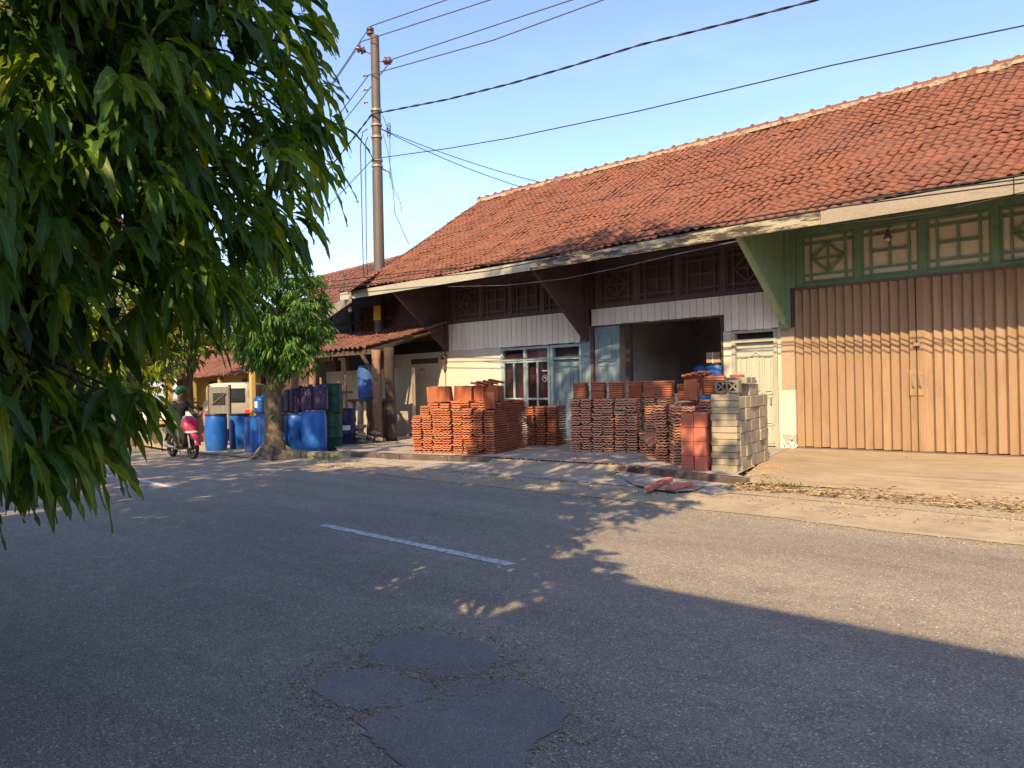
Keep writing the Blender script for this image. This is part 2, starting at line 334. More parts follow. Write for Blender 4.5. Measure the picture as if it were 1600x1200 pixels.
def clusters(cent, per, L, W, out=None, spread=.9, **k):
    """tufts of leaves hanging from twig tips"""
    n = len(cent); b = np.repeat(cent, per, 0)+RNG.normal(0, .03, (n*per, 3))
    d = RNG.normal(0, 1, (n*per, 3)); d[:, 2] = np.abs(d[:, 2])*.1-.25
    if out is not None: d = d*spread+np.repeat(out, per, 0)
    d /= np.linalg.norm(d, axis=1, keepdims=True)
    tone = np.clip(np.repeat(RNG.uniform(0, 1, n), per)*.65+RNG.uniform(0, .4, n*per), 0, 1)
    l = L*RNG.uniform(.6, 1.25, n*per); w = W*RNG.uniform(.75, 1.2, n*per)
    V, Fq, q = leaf_arrays(b, d, l, w, **k)
    return V, Fq, np.repeat(tone, q)
def merge(parts):
    Vs, Fs, Rs = [], [], []; o = 0
    for V, F_, r in parts: Vs.append(V); Fs.append(F_+o); Rs.append(r); o += len(V)
    return np.concatenate(Vs), np.concatenate(Fs), np.concatenate(Rs)
# ================================================================== ground, road, paving
def sheet(name, poly, mat, z=None, kind='structure', thick=0):
    mb = MB(); P = [Vector((p[0], p[1], p[2] if len(p) > 2 else z)) for p in poly]
    if thick: mb.prism([p-Vector((0, 0, thick)) for p in P], (0, 0, thick))
    else: mb.add(P, [tuple(range(len(P)))])
    o = mb.build(name, mat); o['kind'] = kind
    # keep the top face looking up
    me = o.data; me.update()
    if not thick and me.polygons[0].normal.z < 0: me.flip_normals()
    return o
def strip(name, A, B, mat, za, zb):
    mb = MB(); n = len(A)
    vs = [(p[0], p[1], za) for p in A]+[(p[0], p[1], zb) for p in B]
    mb.add(vs, [(i+1, i, n+i, n+i+1) for i in range(n-1)])
    o = mb.build(name, mat); o['kind'] = 'structure'
    if o.data.polygons[0].normal.z < 0: o.data.flip_normals()
    return o
gr = MB(); gr.add([(-260, -260, -.05), (260, -260, -.05), (260, 260, -.05), (-260, 260, -.05)], [(0, 1, 2, 3)])
tag(gr.build('ground', 'soil'), kind='structure')
FAR = [(30, 7.2), (10, 8.0), (-1.66, 8.24), (-4.67, 8.35), (-8, 8.42), (-12.6, 8.55), (-15.2, 8.83), (-18, 8.9), (-20.6, 8.8), (-23.2, 8.3), (-27, 6.6), (-33, 2), (-42, -8)]
NEAR = [(30, -.9), (10, -.1), (-1.5, .2), (-4.5, .3), (-8, .5), (-12, .8), (-14, 1.0), (-16, 1.0), (-18, .9), (-19.6, .4), (-23, -1.6), (-28, -6), (-36, -15)]
strip('road', NEAR, FAR, 'asphalt', 0, 0)
def dash(pts):
    o = sheet('road_marking', pts, 'paint', .004)
def dline(a, b, w=.12):
    a, b = Vector(a), Vector(b); s = Vector((-(b-a).y, (b-a).x)).normalized()*w/2
    dash([tuple(a-s), tuple(b-s), tuple(b+s), tuple(a+s)])
dline((-4.68, 4.8), (-7.72, 4.9)); dline((-12.68, 5.33), (-15.72, 5.58)); dline((-20.0, 5.9), (-22.9, 5.3)); dline((.3, 4.66), (3.3, 4.55))
pp = [(485, 1075), (510, 1040), (575, 1020), (590, 1000), (640, 990), (700, 995), (770, 1010), (785, 1035), (760, 1052), (800, 1060), (850, 1080), (888, 1110), (872, 1140), (835, 1160), (820, 1190), (800, 1225), (690, 1225), (610, 1190), (570, 1150), (580, 1120), (510, 1100)]
def ragged(P, n=9, amp=.02):
    out = []; m_ = len(P)
    for i in range(m_):
        a, b = Vector(P[i]), Vector(P[(i+1) % m_])
        nn = max(1, int((b-a).length/.035))
        for k in range(nn):
            q = a.lerp(b, k/nn); out.append((q.x+random.gauss(0, amp), q.y+random.gauss(0, amp)))
    return out
PATCHES = [[(572, 1022), (595, 998), (640, 989), (705, 993), (770, 1008), (782, 1032), (755, 1050), (700, 1058), (660, 1052), (610, 1040), (575, 1035)],
           [(484, 1074), (512, 1052), (560, 1044), (610, 1052), (668, 1066), (690, 1082), (650, 1098), (570, 1108), (520, 1100)],
           [(690, 1066), (760, 1060), (850, 1078), (890, 1108), (872, 1142), (838, 1162), (820, 1192), (800, 1228), (690, 1228), (620, 1192), (575, 1152), (560, 1128), (600, 1112), (668, 1096)]]
for i, P_ in enumerate(PATCHES): sheet('road_patch', ragged([tuple(pt(x, y, Z=.004))[:2] for x, y in P_], 9, .009), 'patch', .002+.001*i)
VER = [(30, 9.2), (10, 9.3), (-1.66, 9.45), (-4.67, 9.6), (-8, 9.55), (-12.6, 9.5), (-15.2, 9.6), (-16.0, 9.5)]
def along(P, xs): 
    out = []
    for x in xs:
        for (xa, ya), (xb, yb) in zip(P, P[1:]):
            if xb <= x <= xa: out.append((x, ya+(yb-ya)*(x-xa)/(xb-xa))); break
    return out
XS = [12-i*.14 for i in range(201)]
strip('pavement', [(x, y-.03+.05*math.sin(x*1.7)*math.sin(x*.9+1)+random.uniform(-.025, .025)) for x, y in along(FAR, XS)], along(VER, XS), 'concrete', .005, .03)
strip('verge', [(30, 9.2), (10, 9.3), (-1.66, 9.45), (-4.67, 9.6), (-5.4, 9.62)], [(30, 10.9), (10, 10.9), (-1.66, 10.75), (-4.67, 10.8), (-5.4, 10.7)], 'gravel', .034, .05)
fm = MB(); fa = [(30, 10.9, .05), (10, 10.9, .05), (-1.66, 10.72, .05), (-3.6, 10.75, .052), (-4.6, 10.62, .06), (-5.3, 10.40, .075), (-5.6, 10.46, .10)]; fc = [(30, 12, .146), (10, 12, .146), (-1.66, 11.9, .146), (-3.6, 11.9, .146), (-4.6, 11.8, .147), (-5.6, 11.7, .148), (-6.0, 11.7, .148)]
fm.add(fa+fc, [(i+1, i, 7+i, 8+i) for i in range(6)]); o = fm.build('forecourt', 'apron', smooth=True); o['kind'] = 'structure'
if o.data.polygons[0].normal.z < 0: o.data.flip_normals()
strip('forecourt', [(30, 12.0), (10, 12.0), (-1.66, 11.9), (-4.67, 11.8), (-6.0, 11.7)], [(30, 15.7), (10, 15.7), (-1.66, 15.7), (-4.67, 15.7), (-7.4, 15.7)], 'apron', .146, .149)
sheet('verge', [(-5.3, 9.42, .0345), (-5.3, 10.5, .05), (-8.2, 11.2, .052), (-11.0, 11.1, .052), (-15.3, 10.1, .05), (-15.3, 9.40, .0345)], 'slab')
sheet('platform', [(-5.5, 10.42), (-5.75, 10.7), (-5.95, 11.4), (-6.25, 12.3), (-6.6, 13.4), (-7.2, 15.62), (-20.3, 15.62), (-20.3, 13.0), (-15.2, 10.08), (-13.2, 10.36), (-12.0, 10.62), (-11.05, 10.86), (-11.0, 10.78), (-8.25, 10.96), (-8.2, 11.02), (-7.0, 10.70)], 'slab', .154)
mb = MB(); a, b = Vector((-5.42, 10.36, .0)), Vector((-15.2, 10.04, .0))
for KP in ([(-15.2, 10.02), (-13.2, 10.3), (-12.0, 10.56), (-10.95, 10.84)], [(-8.22, 11.0), (-7.0, 10.66), (-5.42, 10.39)]):
    for (xa, ya), (xb, yb) in zip(KP, KP[1:]):
        n_ = max(1, int(abs(xb-xa)/.6))
        for k in range(n_):
            p_, q_ = Vector((xa+(xb-xa)*k/n_, ya+(yb-ya)*k/n_, .07+random.uniform(-.008, .008))), Vector((xa+(xb-xa)*(k+.985)/n_, ya+(yb-ya)*(k+.985)/n_, .07+random.uniform(-.008, .008)))
            mb.bar(p_, q_, .12, .165)
tag(mb.build('kerb', 'kerb', bevel=.015), kind='structure')
mb = MB()
rp = [tuple(pt(770, 717, Z=.165)), tuple(pt(968, 728, Z=.165)), tuple(pt(945, 746, Z=.04)), tuple(pt(830, 741, Z=.035)), tuple(pt(748, 734, Z=.04))]
mb.prism([(p[0], p[1], p[2]-.05) for p in rp], (0, 0, .06))
tag(mb.build('ramp', 'concrete'), kind='structure')
sheet('yard', [(-15.15, 9.55), (-15.3, 15), (-20.4, 16.5), (-34, 22), (-34, 12), (-24, 9.2), (-20.6, 8.75), (-16.2, 8.84)], 'concrete', .02)
sheet('drain', [tuple(pt(x, y, Z=.056))[:2] for x, y in [(975, 748), (1010, 744), (1035, 746), (1062, 749), (1088, 752), (1102, 759), (1085, 766), (1052, 768), (1022, 764), (990, 757)]], 'grime', .056)

# ================================================================== tiles
def tile_roof(mb, O, U, ncol, prof, tw=.24, te=.27, amp=.028, jit=.5, seg=6, front=True):
    """rows of single waved clay tiles; prof = list of (offset vector) along the slope from eave to ridge"""
    U = Vector(U).normalized(); O = Vector(O)
    prof = [Vector(p) for p in prof]; cum = [0]
    for i in range(len(prof)-1): cum.append(cum[-1]+(prof[i+1]-prof[i]).length)
    def at(s):
        for i in range(len(prof)-1):
            if s <= cum[i+1] or i == len(prof)-2:
                d = (prof[i+1]-prof[i]).normalized(); return prof[i]+d*(s-cum[i]), d
    nrow = max(1, int(round(cum[-1]/te))); te = cum[-1]/nrow
    for j in range(nrow):
        p0, d0 = at(j*te); p1, d1 = at(j*te+te*1.28)
        N = U.cross(d0).normalized()
        if N.z < 0: N = -N
        sag = random.uniform(-.008, .008); roff = random.uniform(-.10, .10)*tw*min(1, jit)
        for i in range(ncol):
            mb.cr = random.random()**1.3*(1.0 if random.random() < .93 else 1.6)
            tj = random.uniform(-.5, .5)*jit*.03; lift = random.uniform(.0, 1)**2*jit*.018-.008; sh = random.uniform(-1, 1)*jit*.025
            und = .022*math.sin(i*.23+j*.31)+.014*math.sin(i*.61-j*.17+1)
            vs = []
            for q, (p, li) in enumerate(((p0, .032+lift), (p1, .0))):
                for k in range(seg+1):
                    u = k/seg; h = amp*math.cos(2*math.pi*(u-.15))+li+sag+und+tj*(u-.5)
                    vs.append(O+U*((i+u)*tw+roff)+p+d0*(sh*(1-q))+N*h)
            if front: vs += [vs[k]-N*.022-d0*.004 for k in range(seg+1)]
            fs = [(k, k+1, seg+2+k, seg+1+k) for k in range(seg)]
            if front: fs += [(k+1, k, 2*(seg+1)+k, 2*(seg+1)+k+1) for k in range(seg)]
            mb.add(vs, fs)
    mb.cr = 0

def tile_quad(mb, Q, ncol, nrow, ur=(0, 1), amp=.028, seg=6):
    def bl(u, v): return (Q[1].lerp(Q[0], u)).lerp(Q[2].lerp(Q[3], u), v)
    N = (Q[0]-Q[1]).cross(Q[2]-Q[1]).normalized(); N = N if N.z > 0 else -N
    for j in range(nrow):
        for i in range(ncol):
            mb.cr = random.random(); lf = random.uniform(.02, .05); vs = []
            for v, li in ((j/nrow, lf), ((j+1.1)/nrow, 0)):
                for k in range(seg+1):
                    u = ur[0]+(ur[1]-ur[0])*(i+k/seg)/ncol
                    vs.append(bl(u, v)+N*(amp*math.cos(2*math.pi*(k/seg-.15))+li))
            vs += [vs[k]-N*.025 for k in range(seg+1)]
            mb.add(vs, [(k, k+1, seg+2+k, seg+1+k) for k in range(seg)]+[(k+1, k, 2*(seg+1)+k, 2*(seg+1)+k+1) for k in range(seg)])
    mb.cr = 0

# ================================================================== the long tiled building
Wf, Ey = 15.6, 13.6; X0, X1 = -20.3, 3.6; FL = .15
bld = thing('shop_building', (-8, 15.6, 0), 'long low building with orange tiled roof, white boards, green lattice and tan folding gate', 'building')
def prt(mb, name, mat, parent=None, **k): return mb.build(name, mat, parent or bld, **k)
PR = [(0, 0, 0), (0, 1.7, .87), (0, 6.0, 3.68)]
mb = MB(); tile_roof(mb, (X0+.2, 13.5, 4.45), (1, 0, 0), 124, PR, tw=.19, te=.20, amp=.0155, jit=.95)
# underside deck, far slope, gable boards
roof = prt(mb, 'roof', 'rooft')
mb = MB()
def deck(x0, x1, dz): return [(x0, 13.55, 4.40+dz), (x1, 13.55, 4.39+dz), (x1, 15.2, 5.24+dz), (x0, 15.2, 5.24+dz)], [(x0, 15.2, 5.24+dz), (x1, 15.2, 5.24+dz), (x1, 19.5, 8.05+dz), (x0, 19.5, 8.05+dz)]
for q in deck(X0+.22, X1, -.02): mb.quad(*q)
for k in range(46):
    x = X0+.4+k*.52
    mb.bar((x, 13.6, 4.36), (x, 15.7, 5.42), .05, .08)
prt(mb, 'rafters', 'wooddark')
mb = MB(); mb.quad((X0+.2, 19.5, 8.12), (X1, 19.5, 8.12), (X1, 25.6, 4.4), (X0+.2, 25.6, 4.4)); prt(mb, 'rear_slope', 'roofold')
mb = MB(); x = X0+.05
k = 0
while x < X1:
    mb.cr = random.random(); z = 8.15+random.uniform(-.012, .012)
    mb.tube([(x, 19.5, z), (x+.42, 19.5, z+random.uniform(-.01, .02))], [.095, .082], 10); mb.tube([(x-.03, 19.5, z+.005), (x+.05, 19.5, z+.005)], [.118, .118], 10)
    if k % 2 == 0: mb.box((x, 19.5, z+.11), (.045, .08, .05))
    x += .40; k += 1
prt(mb, 'ridge_cap', 'rooft')
mb = MB(); n = 60
for i in range(n):
    xa = X0+.12+(X1-X0-.1)*i/n; xb = xa+(X1-X0-.1)/n; w = random.uniform(.01, .085)
    mb.mm(xa, xb, 19.31, 19.45, 8.06-w*.6, 8.13)
prt(mb, 'ridge_mortar', 'mortar')
mb = MB(); mb.bar((X0+.2, 13.48, 4.45), (X0+.2, 15.2, 5.30), .05, .1); mb.bar((X0+.2, 15.2, 5.30), (X0+.2, 19.5, 8.10), .05, .1); prt(mb, 'verge_board', 'wooddark')
mb = MB(); mb.mm(X0+.2, -12.4, 13.50, 13.53, 4.19, 4.41); prt(mb, 'fascia', 'fascia')
mb = MB(); mb.mm(-12.395, -5.61, 13.502, 13.532, 4.185, 4.41); prt(mb, 'fascia', 'fasciadirty')
mb = MB(); mb.mm(-5.6, -2.75, 13.495, 13.525, 4.18, 4.42); mb.mm(-2.73, X1, 13.49, 13.52, 4.17, 4.42); prt(mb, 'fascia', 'fasciagrey')
# walls ------------------------------------------------------------
mb = MB()
mb.mm(X0, -15.46, 15.6, 15.75, FL-.2, 2.60)
prt(mb, 'front_wall', 'wall')
mb = MB(); mb.mm(-8.68, -8.46, 15.6, 15.75, FL-.2, 2.62); mb.mm(-7.42, -7.33, 15.6, 15.75, FL-.2, 2.62); prt(mb, 'front_wall', 'wall')
mb = MB(); mb.mm(X0, X0+.0+.15, 15.76, 25.4, 0, 4.9); mb.add([(X0, 15.76, 4.9), (X0, 25.2, 4.9), (X0, 19.5, 7.95), (X0+.1, 15.76, 4.9), (X0+.1, 25.2, 4.9), (X0+.1, 19.5, 7.95)], [(0, 1, 2), (3, 5, 4)])
mb.mm(X0, X1, 25.25, 25.4, 0, 4.6); mb.mm(X1-.15, X1, 15.76, 25.2, 0, 4.9); prt(mb, 'gable_wall', 'grime')
# upper frieze backing (behind lattice), plus wall above it to the rafters
mb = MB(); mb.mm(X0, -7.36, 15.70, 15.78, 3.36, 5.35); prt(mb, 'frieze_panel', 'brown')
mb = MB(); mb.mm(-7.34, X1, 15.70, 15.78, 3.36, 5.35); prt(mb, 'frieze_panel', 'tan')
def lattice(x0, x1, kind, mat, z0=3.47, z1=4.42):
    m = MB(); y = 15.69; b = .045; w = x1-x0; h = z1-z0
    def v(fx, za=0, zb=1): m.mm(x0+fx*w-b/2, x0+fx*w+b/2, y-.03, y, z0+za*h, z0+zb*h)
    def hz(fz, xa=0, xb=1): m.mm(x0+xa*w, x0+xb*w, y-.026, y-.001, z0+fz*h-b/2, z0+fz*h+b/2)
    v(.02); v(.98); v(.17); v(.83); hz(.03); hz(.97); hz(.17); hz(.83)
    if kind == 'd':
        v(.5, .2, .8); hz(.5, .2, .8)
        pts = [(.5, .2), (.8, .5), (.5, .8), (.2, .5)]
        for i in range(4):
            a, c = pts[i], pts[(i+1) % 4]
            m.bar((x0+a[0]*w, y-.035, z0+a[1]*h), (x0+c[0]*w, y-.035, z0+c[1]*h), .03, b)
    else:
        v(.5, .17, .83); hz(.5, .17, .83)
    prt(m, 'lattice_panel', mat)
def frieze(xa, xb, mat):
    n = 4; w = (xb-xa)/n
    for i in range(n):
        lattice(xa+i*w+.06, xa+(i+1)*w-.06, 'd' if i in (0, 3) else 'g', mat)
    m = MB()
    for i in range(n+1): m.mm(xa+i*w-.06, xa+i*w+.06, 15.63, 15.70, 3.47, 4.6)
    m.mm(xa-.06, xb+.06, 15.625, 15.705, 4.43, 4.58); m.mm(xa-.06, xb+.06, 15.625, 15.705, 3.385, 3.465)
    prt(m, 'lattice_frame', mat)
frieze(-17.45, -12.75, 'brownbar'); frieze(-12.1, -7.5, 'brownbar'); frieze(-6.95, -2.3, 'green'); frieze(-1.8, 2.9, 'green')
# vertical brown / green boards beside brackets
for xc, mat in ((-17.7, 'brown'), (-12.42, 'brown'), (-7.22, 'green'), (-2.05, 'green')):
    m = MB(); m.mm(xc-.2, xc+.2, 15.56, 15.70, 3.40, 4.9); m.mm(xc-.09, xc+.09, 15.47, 15.60, 2.62 if mat == 'brown' else 2.58, 4.6)
    prt(m, 'bracket_post', mat)
    m = MB()
    tri = [(13.72, 4.25), (15.47, 2.78), (15.47, 4.95)]
    nb = 11
    for i in range(nb):   # upright boards filling the triangle
        ya, yb = 13.72+(15.47-13.72)*i/nb, 13.72+(15.47-13.72)*(i+1)/nb-.006
        def lo(y): return 4.25-(y-13.72)*(1.47/1.75)
        def hi(y): return 4.30+(y-13.6)*.50
        m.cr = random.random()
        m.prism([(xc-.012, ya, lo(ya)), (xc-.012, yb, lo(yb)), (xc-.012, yb, hi(yb)), (xc-.012, ya, hi(ya))], (.024, 0, 0))
    prt(m, 'bracket_panel', mat)
    m = MB(); m.bar((xc, 13.58, 4.30), (xc, 15.50, 2.70), .085, .10); prt(m, 'bracket_strut', 'palegreen' if mat == 'green' and xc < -5 else mat)
m = MB(); m.mm(-7.13, -7.04, 15.6, 15.7, 2.6, 3.39); prt(m, 'gate_jamb', 'brown')
# white boards
def boards(xa, xb, za, zb, w=.185):
    m = MB(); x = xa
    while x < xb-.02:
        xe = min(xb, x+w*random.uniform(.93, 1.07)); m.cr = random.random()**2
        m.mm(x+.006, xe-.006, 15.565+random.uniform(0, .006), 15.60, za+random.uniform(-.008, .008), zb); x = xe
    m.cr = .0; prt(m, 'board_panel', 'boards')
boards(-17.6, -12.62, 2.6, 3.385); boards(-12.25, -8.62, 2.98, 3.385); boards(-8.62, -7.36, 2.62, 3.385)
mb = MB(); mb.mm(X0, -12.5, 15.606, 15.70, 2.60, 3.40); mb.mm(-12.5, -7.34, 15.606, 15.70, 3.0, 3.40); mb.mm(-8.6, -7.34, 15.606, 15.70, 2.62, 2.99); prt(mb, 'backing_board', 'dark')
# window ------------------------------------------------------------
win = MB(); xa, xb = -15.44, -13.66
for x in (xa+.03, (xa+xb)/2, xb-.03): win.mm(x-.04, x+.04, 15.56, 15.68, .75, 2.57)
for z in (.78, 2.24, 2.54): win.mm(xa, xb, 15.565, 15.675, z-.03, z+.03)
window = prt(win, 'window', 'bluefr', bevel=.004)
m = MB()
for k in (0, 1):
    c0 = xa+.08+k*.86; c1 = c0+.77
    for x in (c0, (c0+c1)/2, c1): m.mm(x-.025, x+.025, 15.585, 15.63, .82, 2.2)
    for z in (.84, 1.18, 2.18): m.mm(c0, c1, 15.588, 15.627, z-.025, z+.025)
m.build('casement', M['bluefr'], window)
m = MB(); m.quad((xa+.05, 15.615, .8), (xb-.05, 15.615, .8), (xb-.05, 15.615, 2.5), (xa+.05, 15.615, 2.5)); m.build('pane', 'glass', window)
m = MB()
for i in range(44):
    xx = xa+.05+i*(xb-xa-.1)/44; xw = (xb-xa-.1)/44
    m.quad((xx, 15.74+.02*(i % 2), .8), (xx+xw, 15.74+.02*((i+1) % 2), .8), (xx+xw, 15.74+.02*((i+1) % 2), 2.22), (xx, 15.74+.02*(i % 2), 2.22))
m.build('curtain', 'curtain', window)
m = MB(); m.quad((xa+.05, 15.73, 2.24), (xb-.05, 15.73, 2.24), (xb-.05, 15.73, 2.45), (xa+.05, 15.73, 2.4)); m.build('valance', 'pinkcurtain', window)
m = MB(); zc, xc = 1.72, -13.86
prev = None
for k in range(25):
    a = 2*math.pi*k/24; c = (xc+.085*math.cos(a), 15.608, zc+.085*math.sin(a))
    if prev: m.bar(prev, c, .004, .016)
    prev = c
m.bar((xc-.05, 15.608, zc+.04), (xc+.05, 15.608, zc-.04), .004, .025); m.bar((xc-.01, 15.608, zc+.05), (xc+.045, 15.608, zc+.0), .004, .018)
m.mm(xc-.10, xc+.10, 15.606, 15.609, 1.90, 1.935)
m.build('sticker', 'label', window)
m = MB(); m.mm(xa, xb, 15.6, 15.75, 0, .75); prt(m, 'sill_wall', 'wall')
# panelled doors ------------------------------------------------------------
def arch_panel(m, x0, x1, z0, z1, y, arch=0, d=.012):
    n = 9; poly = [(x0, z0), (x1, z0)]+[(x1+(x0-x1)*i/(n-1), z1+arch*math.sin(math.pi*i/(n-1))**1.5) for i in range(n)]
    N_ = len(poly)
    for i in range(N_):
        a, c = poly[i], poly[(i+1) % N_]
        if (a[0]-c[0])**2+(a[1]-c[1])**2 < 1e-6: continue
        m.bar((a[0], y, a[1]), (c[0], y, c[1]), .034, .026, up=(0, 1, 0))
    cx = (x0+x1)/2; cz = (z0+z1)/2
    ins = [(cx+(p[0]-cx)*.62, cz+(p[1]-cz)*.86) for p in poly]
    m.prism([(p[0], y+.012, p[1]) for p in ins], (0, -.030, 0))
def door(x0, x1, z0, z1, y, mat, name='door', parent=None):
    m = MB(); m.mm(x0, x1, y, y+.04, z0, z1); w = x1-x0
    a = [x0+.08*w, x0+.30*w, x0+.36*w, x0+.64*w, x0+.70*w, x0+.92*w]; h = z1-z0
    for lo_, hi_, ar in ((.50, .86, .05), (.20, .47, 0), (.03, .17, 0)):
        for k in range(3):
            arch_panel(m, a[2*k], a[2*k+1], z0+lo_*h, z0+hi_*h, y-.004, ar*h if k == 1 else 0)
    return m.build(name, mat, parent or bld)
d1 = door(-13.52, -12.66, FL+.02, 2.18, 15.64, 'blue')
m = MB(); m.box((-13.4, 15.61, 1.05), (.03, .05, .14)); m.tube([(-13.4, 15.6, 1.05), (-13.33, 15.58, 1.05)], .012); m.build('handle', 'steel', d1)
m = MB()
m.mm(-13.62, -13.53, 15.55, 15.7, FL, 2.57); m.mm(-12.65, -12.58, 15.55, 15.7, FL, 2.57); m.mm(-13.53, -12.65, 15.555, 15.695, 2.19, 2.26); m.mm(-13.53, -12.65, 15.555, 15.695, 2.5, 2.57); prt(m, 'door_frame', 'bluefr')
m = MB(); m.mm(-13.53, -12.65, 15.66, 15.69, 2.26, 2.5); prt(m, 'transom', 'dark')
m = MB(); m.mm(-12.575, -12.30, 15.57, 15.75, FL, 2.98); prt(m, 'pilaster', 'blue')
m = MB(); m.mm(-12.29, -12.20, 15.55, 15.75, FL, 2.975); prt(m, 'door_post', 'brown')
d2 = door(-8.37, -7.50, FL+.02, 2.34, 15.66, 'doorgrey')
m = MB(); m.box((-7.6, 15.63, 1.1), (.03, .05, .12)); m.build('handle', 'steel', d2)
m = MB()
m.mm(-8.455, -8.37, 15.57, 15.74, FL, 2.6); m.mm(-7.50, -7.425, 15.57, 15.74, FL, 2.6); m.mm(-8.37, -7.5, 15.575, 15.735, 2.35, 2.42); m.mm(-8.37, -7.5, 15.575, 15.735, 2.55, 2.61); prt(m, 'door_frame', 'doorfr')
m = MB(); m.mm(-8.37, -7.5, 15.69, 15.72, 2.42, 2.55); prt(m, 'transom', 'dark')
# open folding door leaves of the wide doorway
def leafdoor(x0, y0, x1, y1, z0, z1):
    L = math.hypot(x1-x0, y1-y0); m = MB()
    m.mm(0, L, 0, .04, z0, z1)
    for lo_, hi_, ar in ((.70, .93, .035), (.40, .66, 0), (.05, .36, 0)):
        arch_panel(m, .14*L, .86*L, z0+lo_*(z1-z0), z0+hi_*(z1-z0), -.004, ar*(z1-z0))
    o = m.build('folding_door', 'blue', bld, local=True); o.location = Vector((x0, y0, 0))-bld.location; o.rotation_euler.z = math.atan2(y1-y0, x1-x0); return o
leafdoor(-12.18, 15.60, -11.34, 15.46, FL+.02, 2.93); m = MB(); m.mm(-11.28, -11.14, 15.62, 15.74, FL, 2.93); prt(m, 'door_post', 'wooddark')
m = MB(); m.mm(-12.2, -8.68, 15.58, 15.70, 2.93, 2.985); m.mm(-8.70, -8.66, 15.57, 15.72, FL, 2.98); prt(m, 'lintel', 'wooddark')
# interior room
m = MB(); m.mm(-12.4, -7.2, 20.6, 20.7, 0, 3.6); m.mm(-12.45, -12.35, 15.78, 20.6, 0, 3.6); prt(m, 'interior_wall', 'interior')
m = MB(); m.mm(-8.5, -8.40, 15.78, 20.6, 0, 3.6); prt(m, 'interior_wall', 'interior')
m = MB(); m.quad((-12.4, 15.7, .15), (-7.2, 15.7, .15), (-7.2, 20.7, .15), (-12.4, 20.7, .15)); prt(m, 'interior_floor', 'cement')
m = MB(); m.mm(-12.4, -7.2, 15.78, 20.6, 3.5, 3.6); prt(m, 'interior_ceiling', 'wooddark')
m = MB(); m.mm(-15.5, -12.5, 16.3, 16.35, 0, 3.4); prt(m, 'interior_wall', 'dark')
# pilaster by the gate
m = MB(); m.mm(-7.33, -7.05, 15.56, 15.74, 1.33, 2.60); prt(m, 'pilaster', 'pilaster')
m = MB(); m.mm(-7.33, -7.05, 15.56, 15.74, .42, 1.33); prt(m, 'pilaster_base', 'wall')
m = MB(); m.mm(-7.335, -7.05, 15.555, 15.74, 0, .42); prt(m, 'plinth', 'grime')
m = MB()
for k in range(22):
    m.box((-7.35+random.uniform(0, .32), 15.555+random.uniform(-.05, .0), .16+random.random()**2*.22), (random.uniform(.04, .09), .02, random.uniform(.03, .07)), 0, 0, random.uniform(0, 3))
prt(m, 'flaked_paint', 'whiteband')
# folding metal gate
def gate_leaf(x0, x1, parent):
    m = MB(); n = int(round((x1-x0)/.168)); w = (x1-x0)/n; yf, yb = 15.585, 15.64
    z0, z1 = FL+.03, 3.355
    pts = []
    for i in range(n):
        f = random.uniform(-.006, .006); pts += [(x0+i*w+f, yf+random.uniform(-.006, .006)), (x0+i*w+.045*w, yf-.004), (x0+i*w+.66*w+f, yb+random.uniform(-.006, .006)), (x0+i*w+.72*w, yb+.004)]
    pts.append((x1, yf))
    # each fold is one sheet, slightly ragged at the foot
    for i in range(len(pts)-1):
        (xa, ya), (xb, yb_) = pts[i], pts[i+1]; zz = z0+.012*((i//4) % 2)
        m.cr = random.random(); m.quad((xa, ya, zz), (xb, yb_, zz), (xb, yb_, z1), (xa, ya, z1))
        if i % 4 == 0: m.quad((xa, ya+.012, zz), (xa, ya, zz), (xa, ya, z1), (xa, ya+.012, z1))
    return m.build('gate_leaf', 'gate', parent)
g1 = gate_leaf(-7.03, -4.86, bld); g2 = gate_leaf(-4.62, -2.32, bld); gate_leaf(-1.78, 2.9, bld)
m = MB(); m.mm(-4.86, -4.76, 15.575, 15.63, FL+.03, 3.35); m.mm(-4.735, -4.62, 15.575, 15.63, FL+.03, 3.35); prt(m, 'gate_stile', 'gate')
for x in (-4.80, -4.69):
    m = MB()
    for x_ in (-.018, .03): m.mm(x+x_, x+x_+.007, 15.566, 15.58, FL+.05, 3.33)
    prt(m, 'gate_strip', 'gate')
m = MB(); m.mm(-4.87, -4.755, 15.555, 15.57, 1.20, 1.68); m.mm(-4.73, -4.63, 15.555, 15.57, 1.20, 1.68); prt(m, 'lock_plate', 'gate')
for x in (-4.80, -4.68):
    m = MB(); m.tube([(x, 15.545, 1.36), (x, 15.51, 1.38), (x, 15.505, 1.47), (x, 15.51, 1.57), (x, 15.545, 1.59)], .013, 8)
    m.lathe([(.026, -.012), (.026, .0)], (x, 15.552, 1.36), 12, 'Y'); m.lathe([(.026, -.012), (.026, .0)], (x, 15.552, 1.59), 12, 'Y'); prt(m, 'gate_handle', 'steel', smooth='auto')
m = MB(); m.box((-4.73, 15.545, 2.13), (.10, .05, .06)); m.tube([(-4.76, 15.53, 2.15), (-4.76, 15.53, 2.22), (-4.70, 15.53, 2.22), (-4.70, 15.53, 2.15)], .01, 8); prt(m, 'padlock', 'steel')
m = MB(); m.mm(-7.05, -2.3, 15.57, 15.62, 3.345, 3.39); prt(m, 'gate_rail', 'brownbar')
m = MB(); m.mm(-7.04, -2.3, 15.58, 15.66, FL-.01, FL+.022); prt(m, 'gate_track', 'brownbar')
m = MB(); m.mm(-2.30, -1.80, 15.56, 15.74, 0, 3.38); prt(m, 'pilaster', 'pilaster')
m = MB(); m.mm(2.9, X1, 15.56, 15.74, 0, 3.38); prt(m, 'pilaster', 'pilaster')
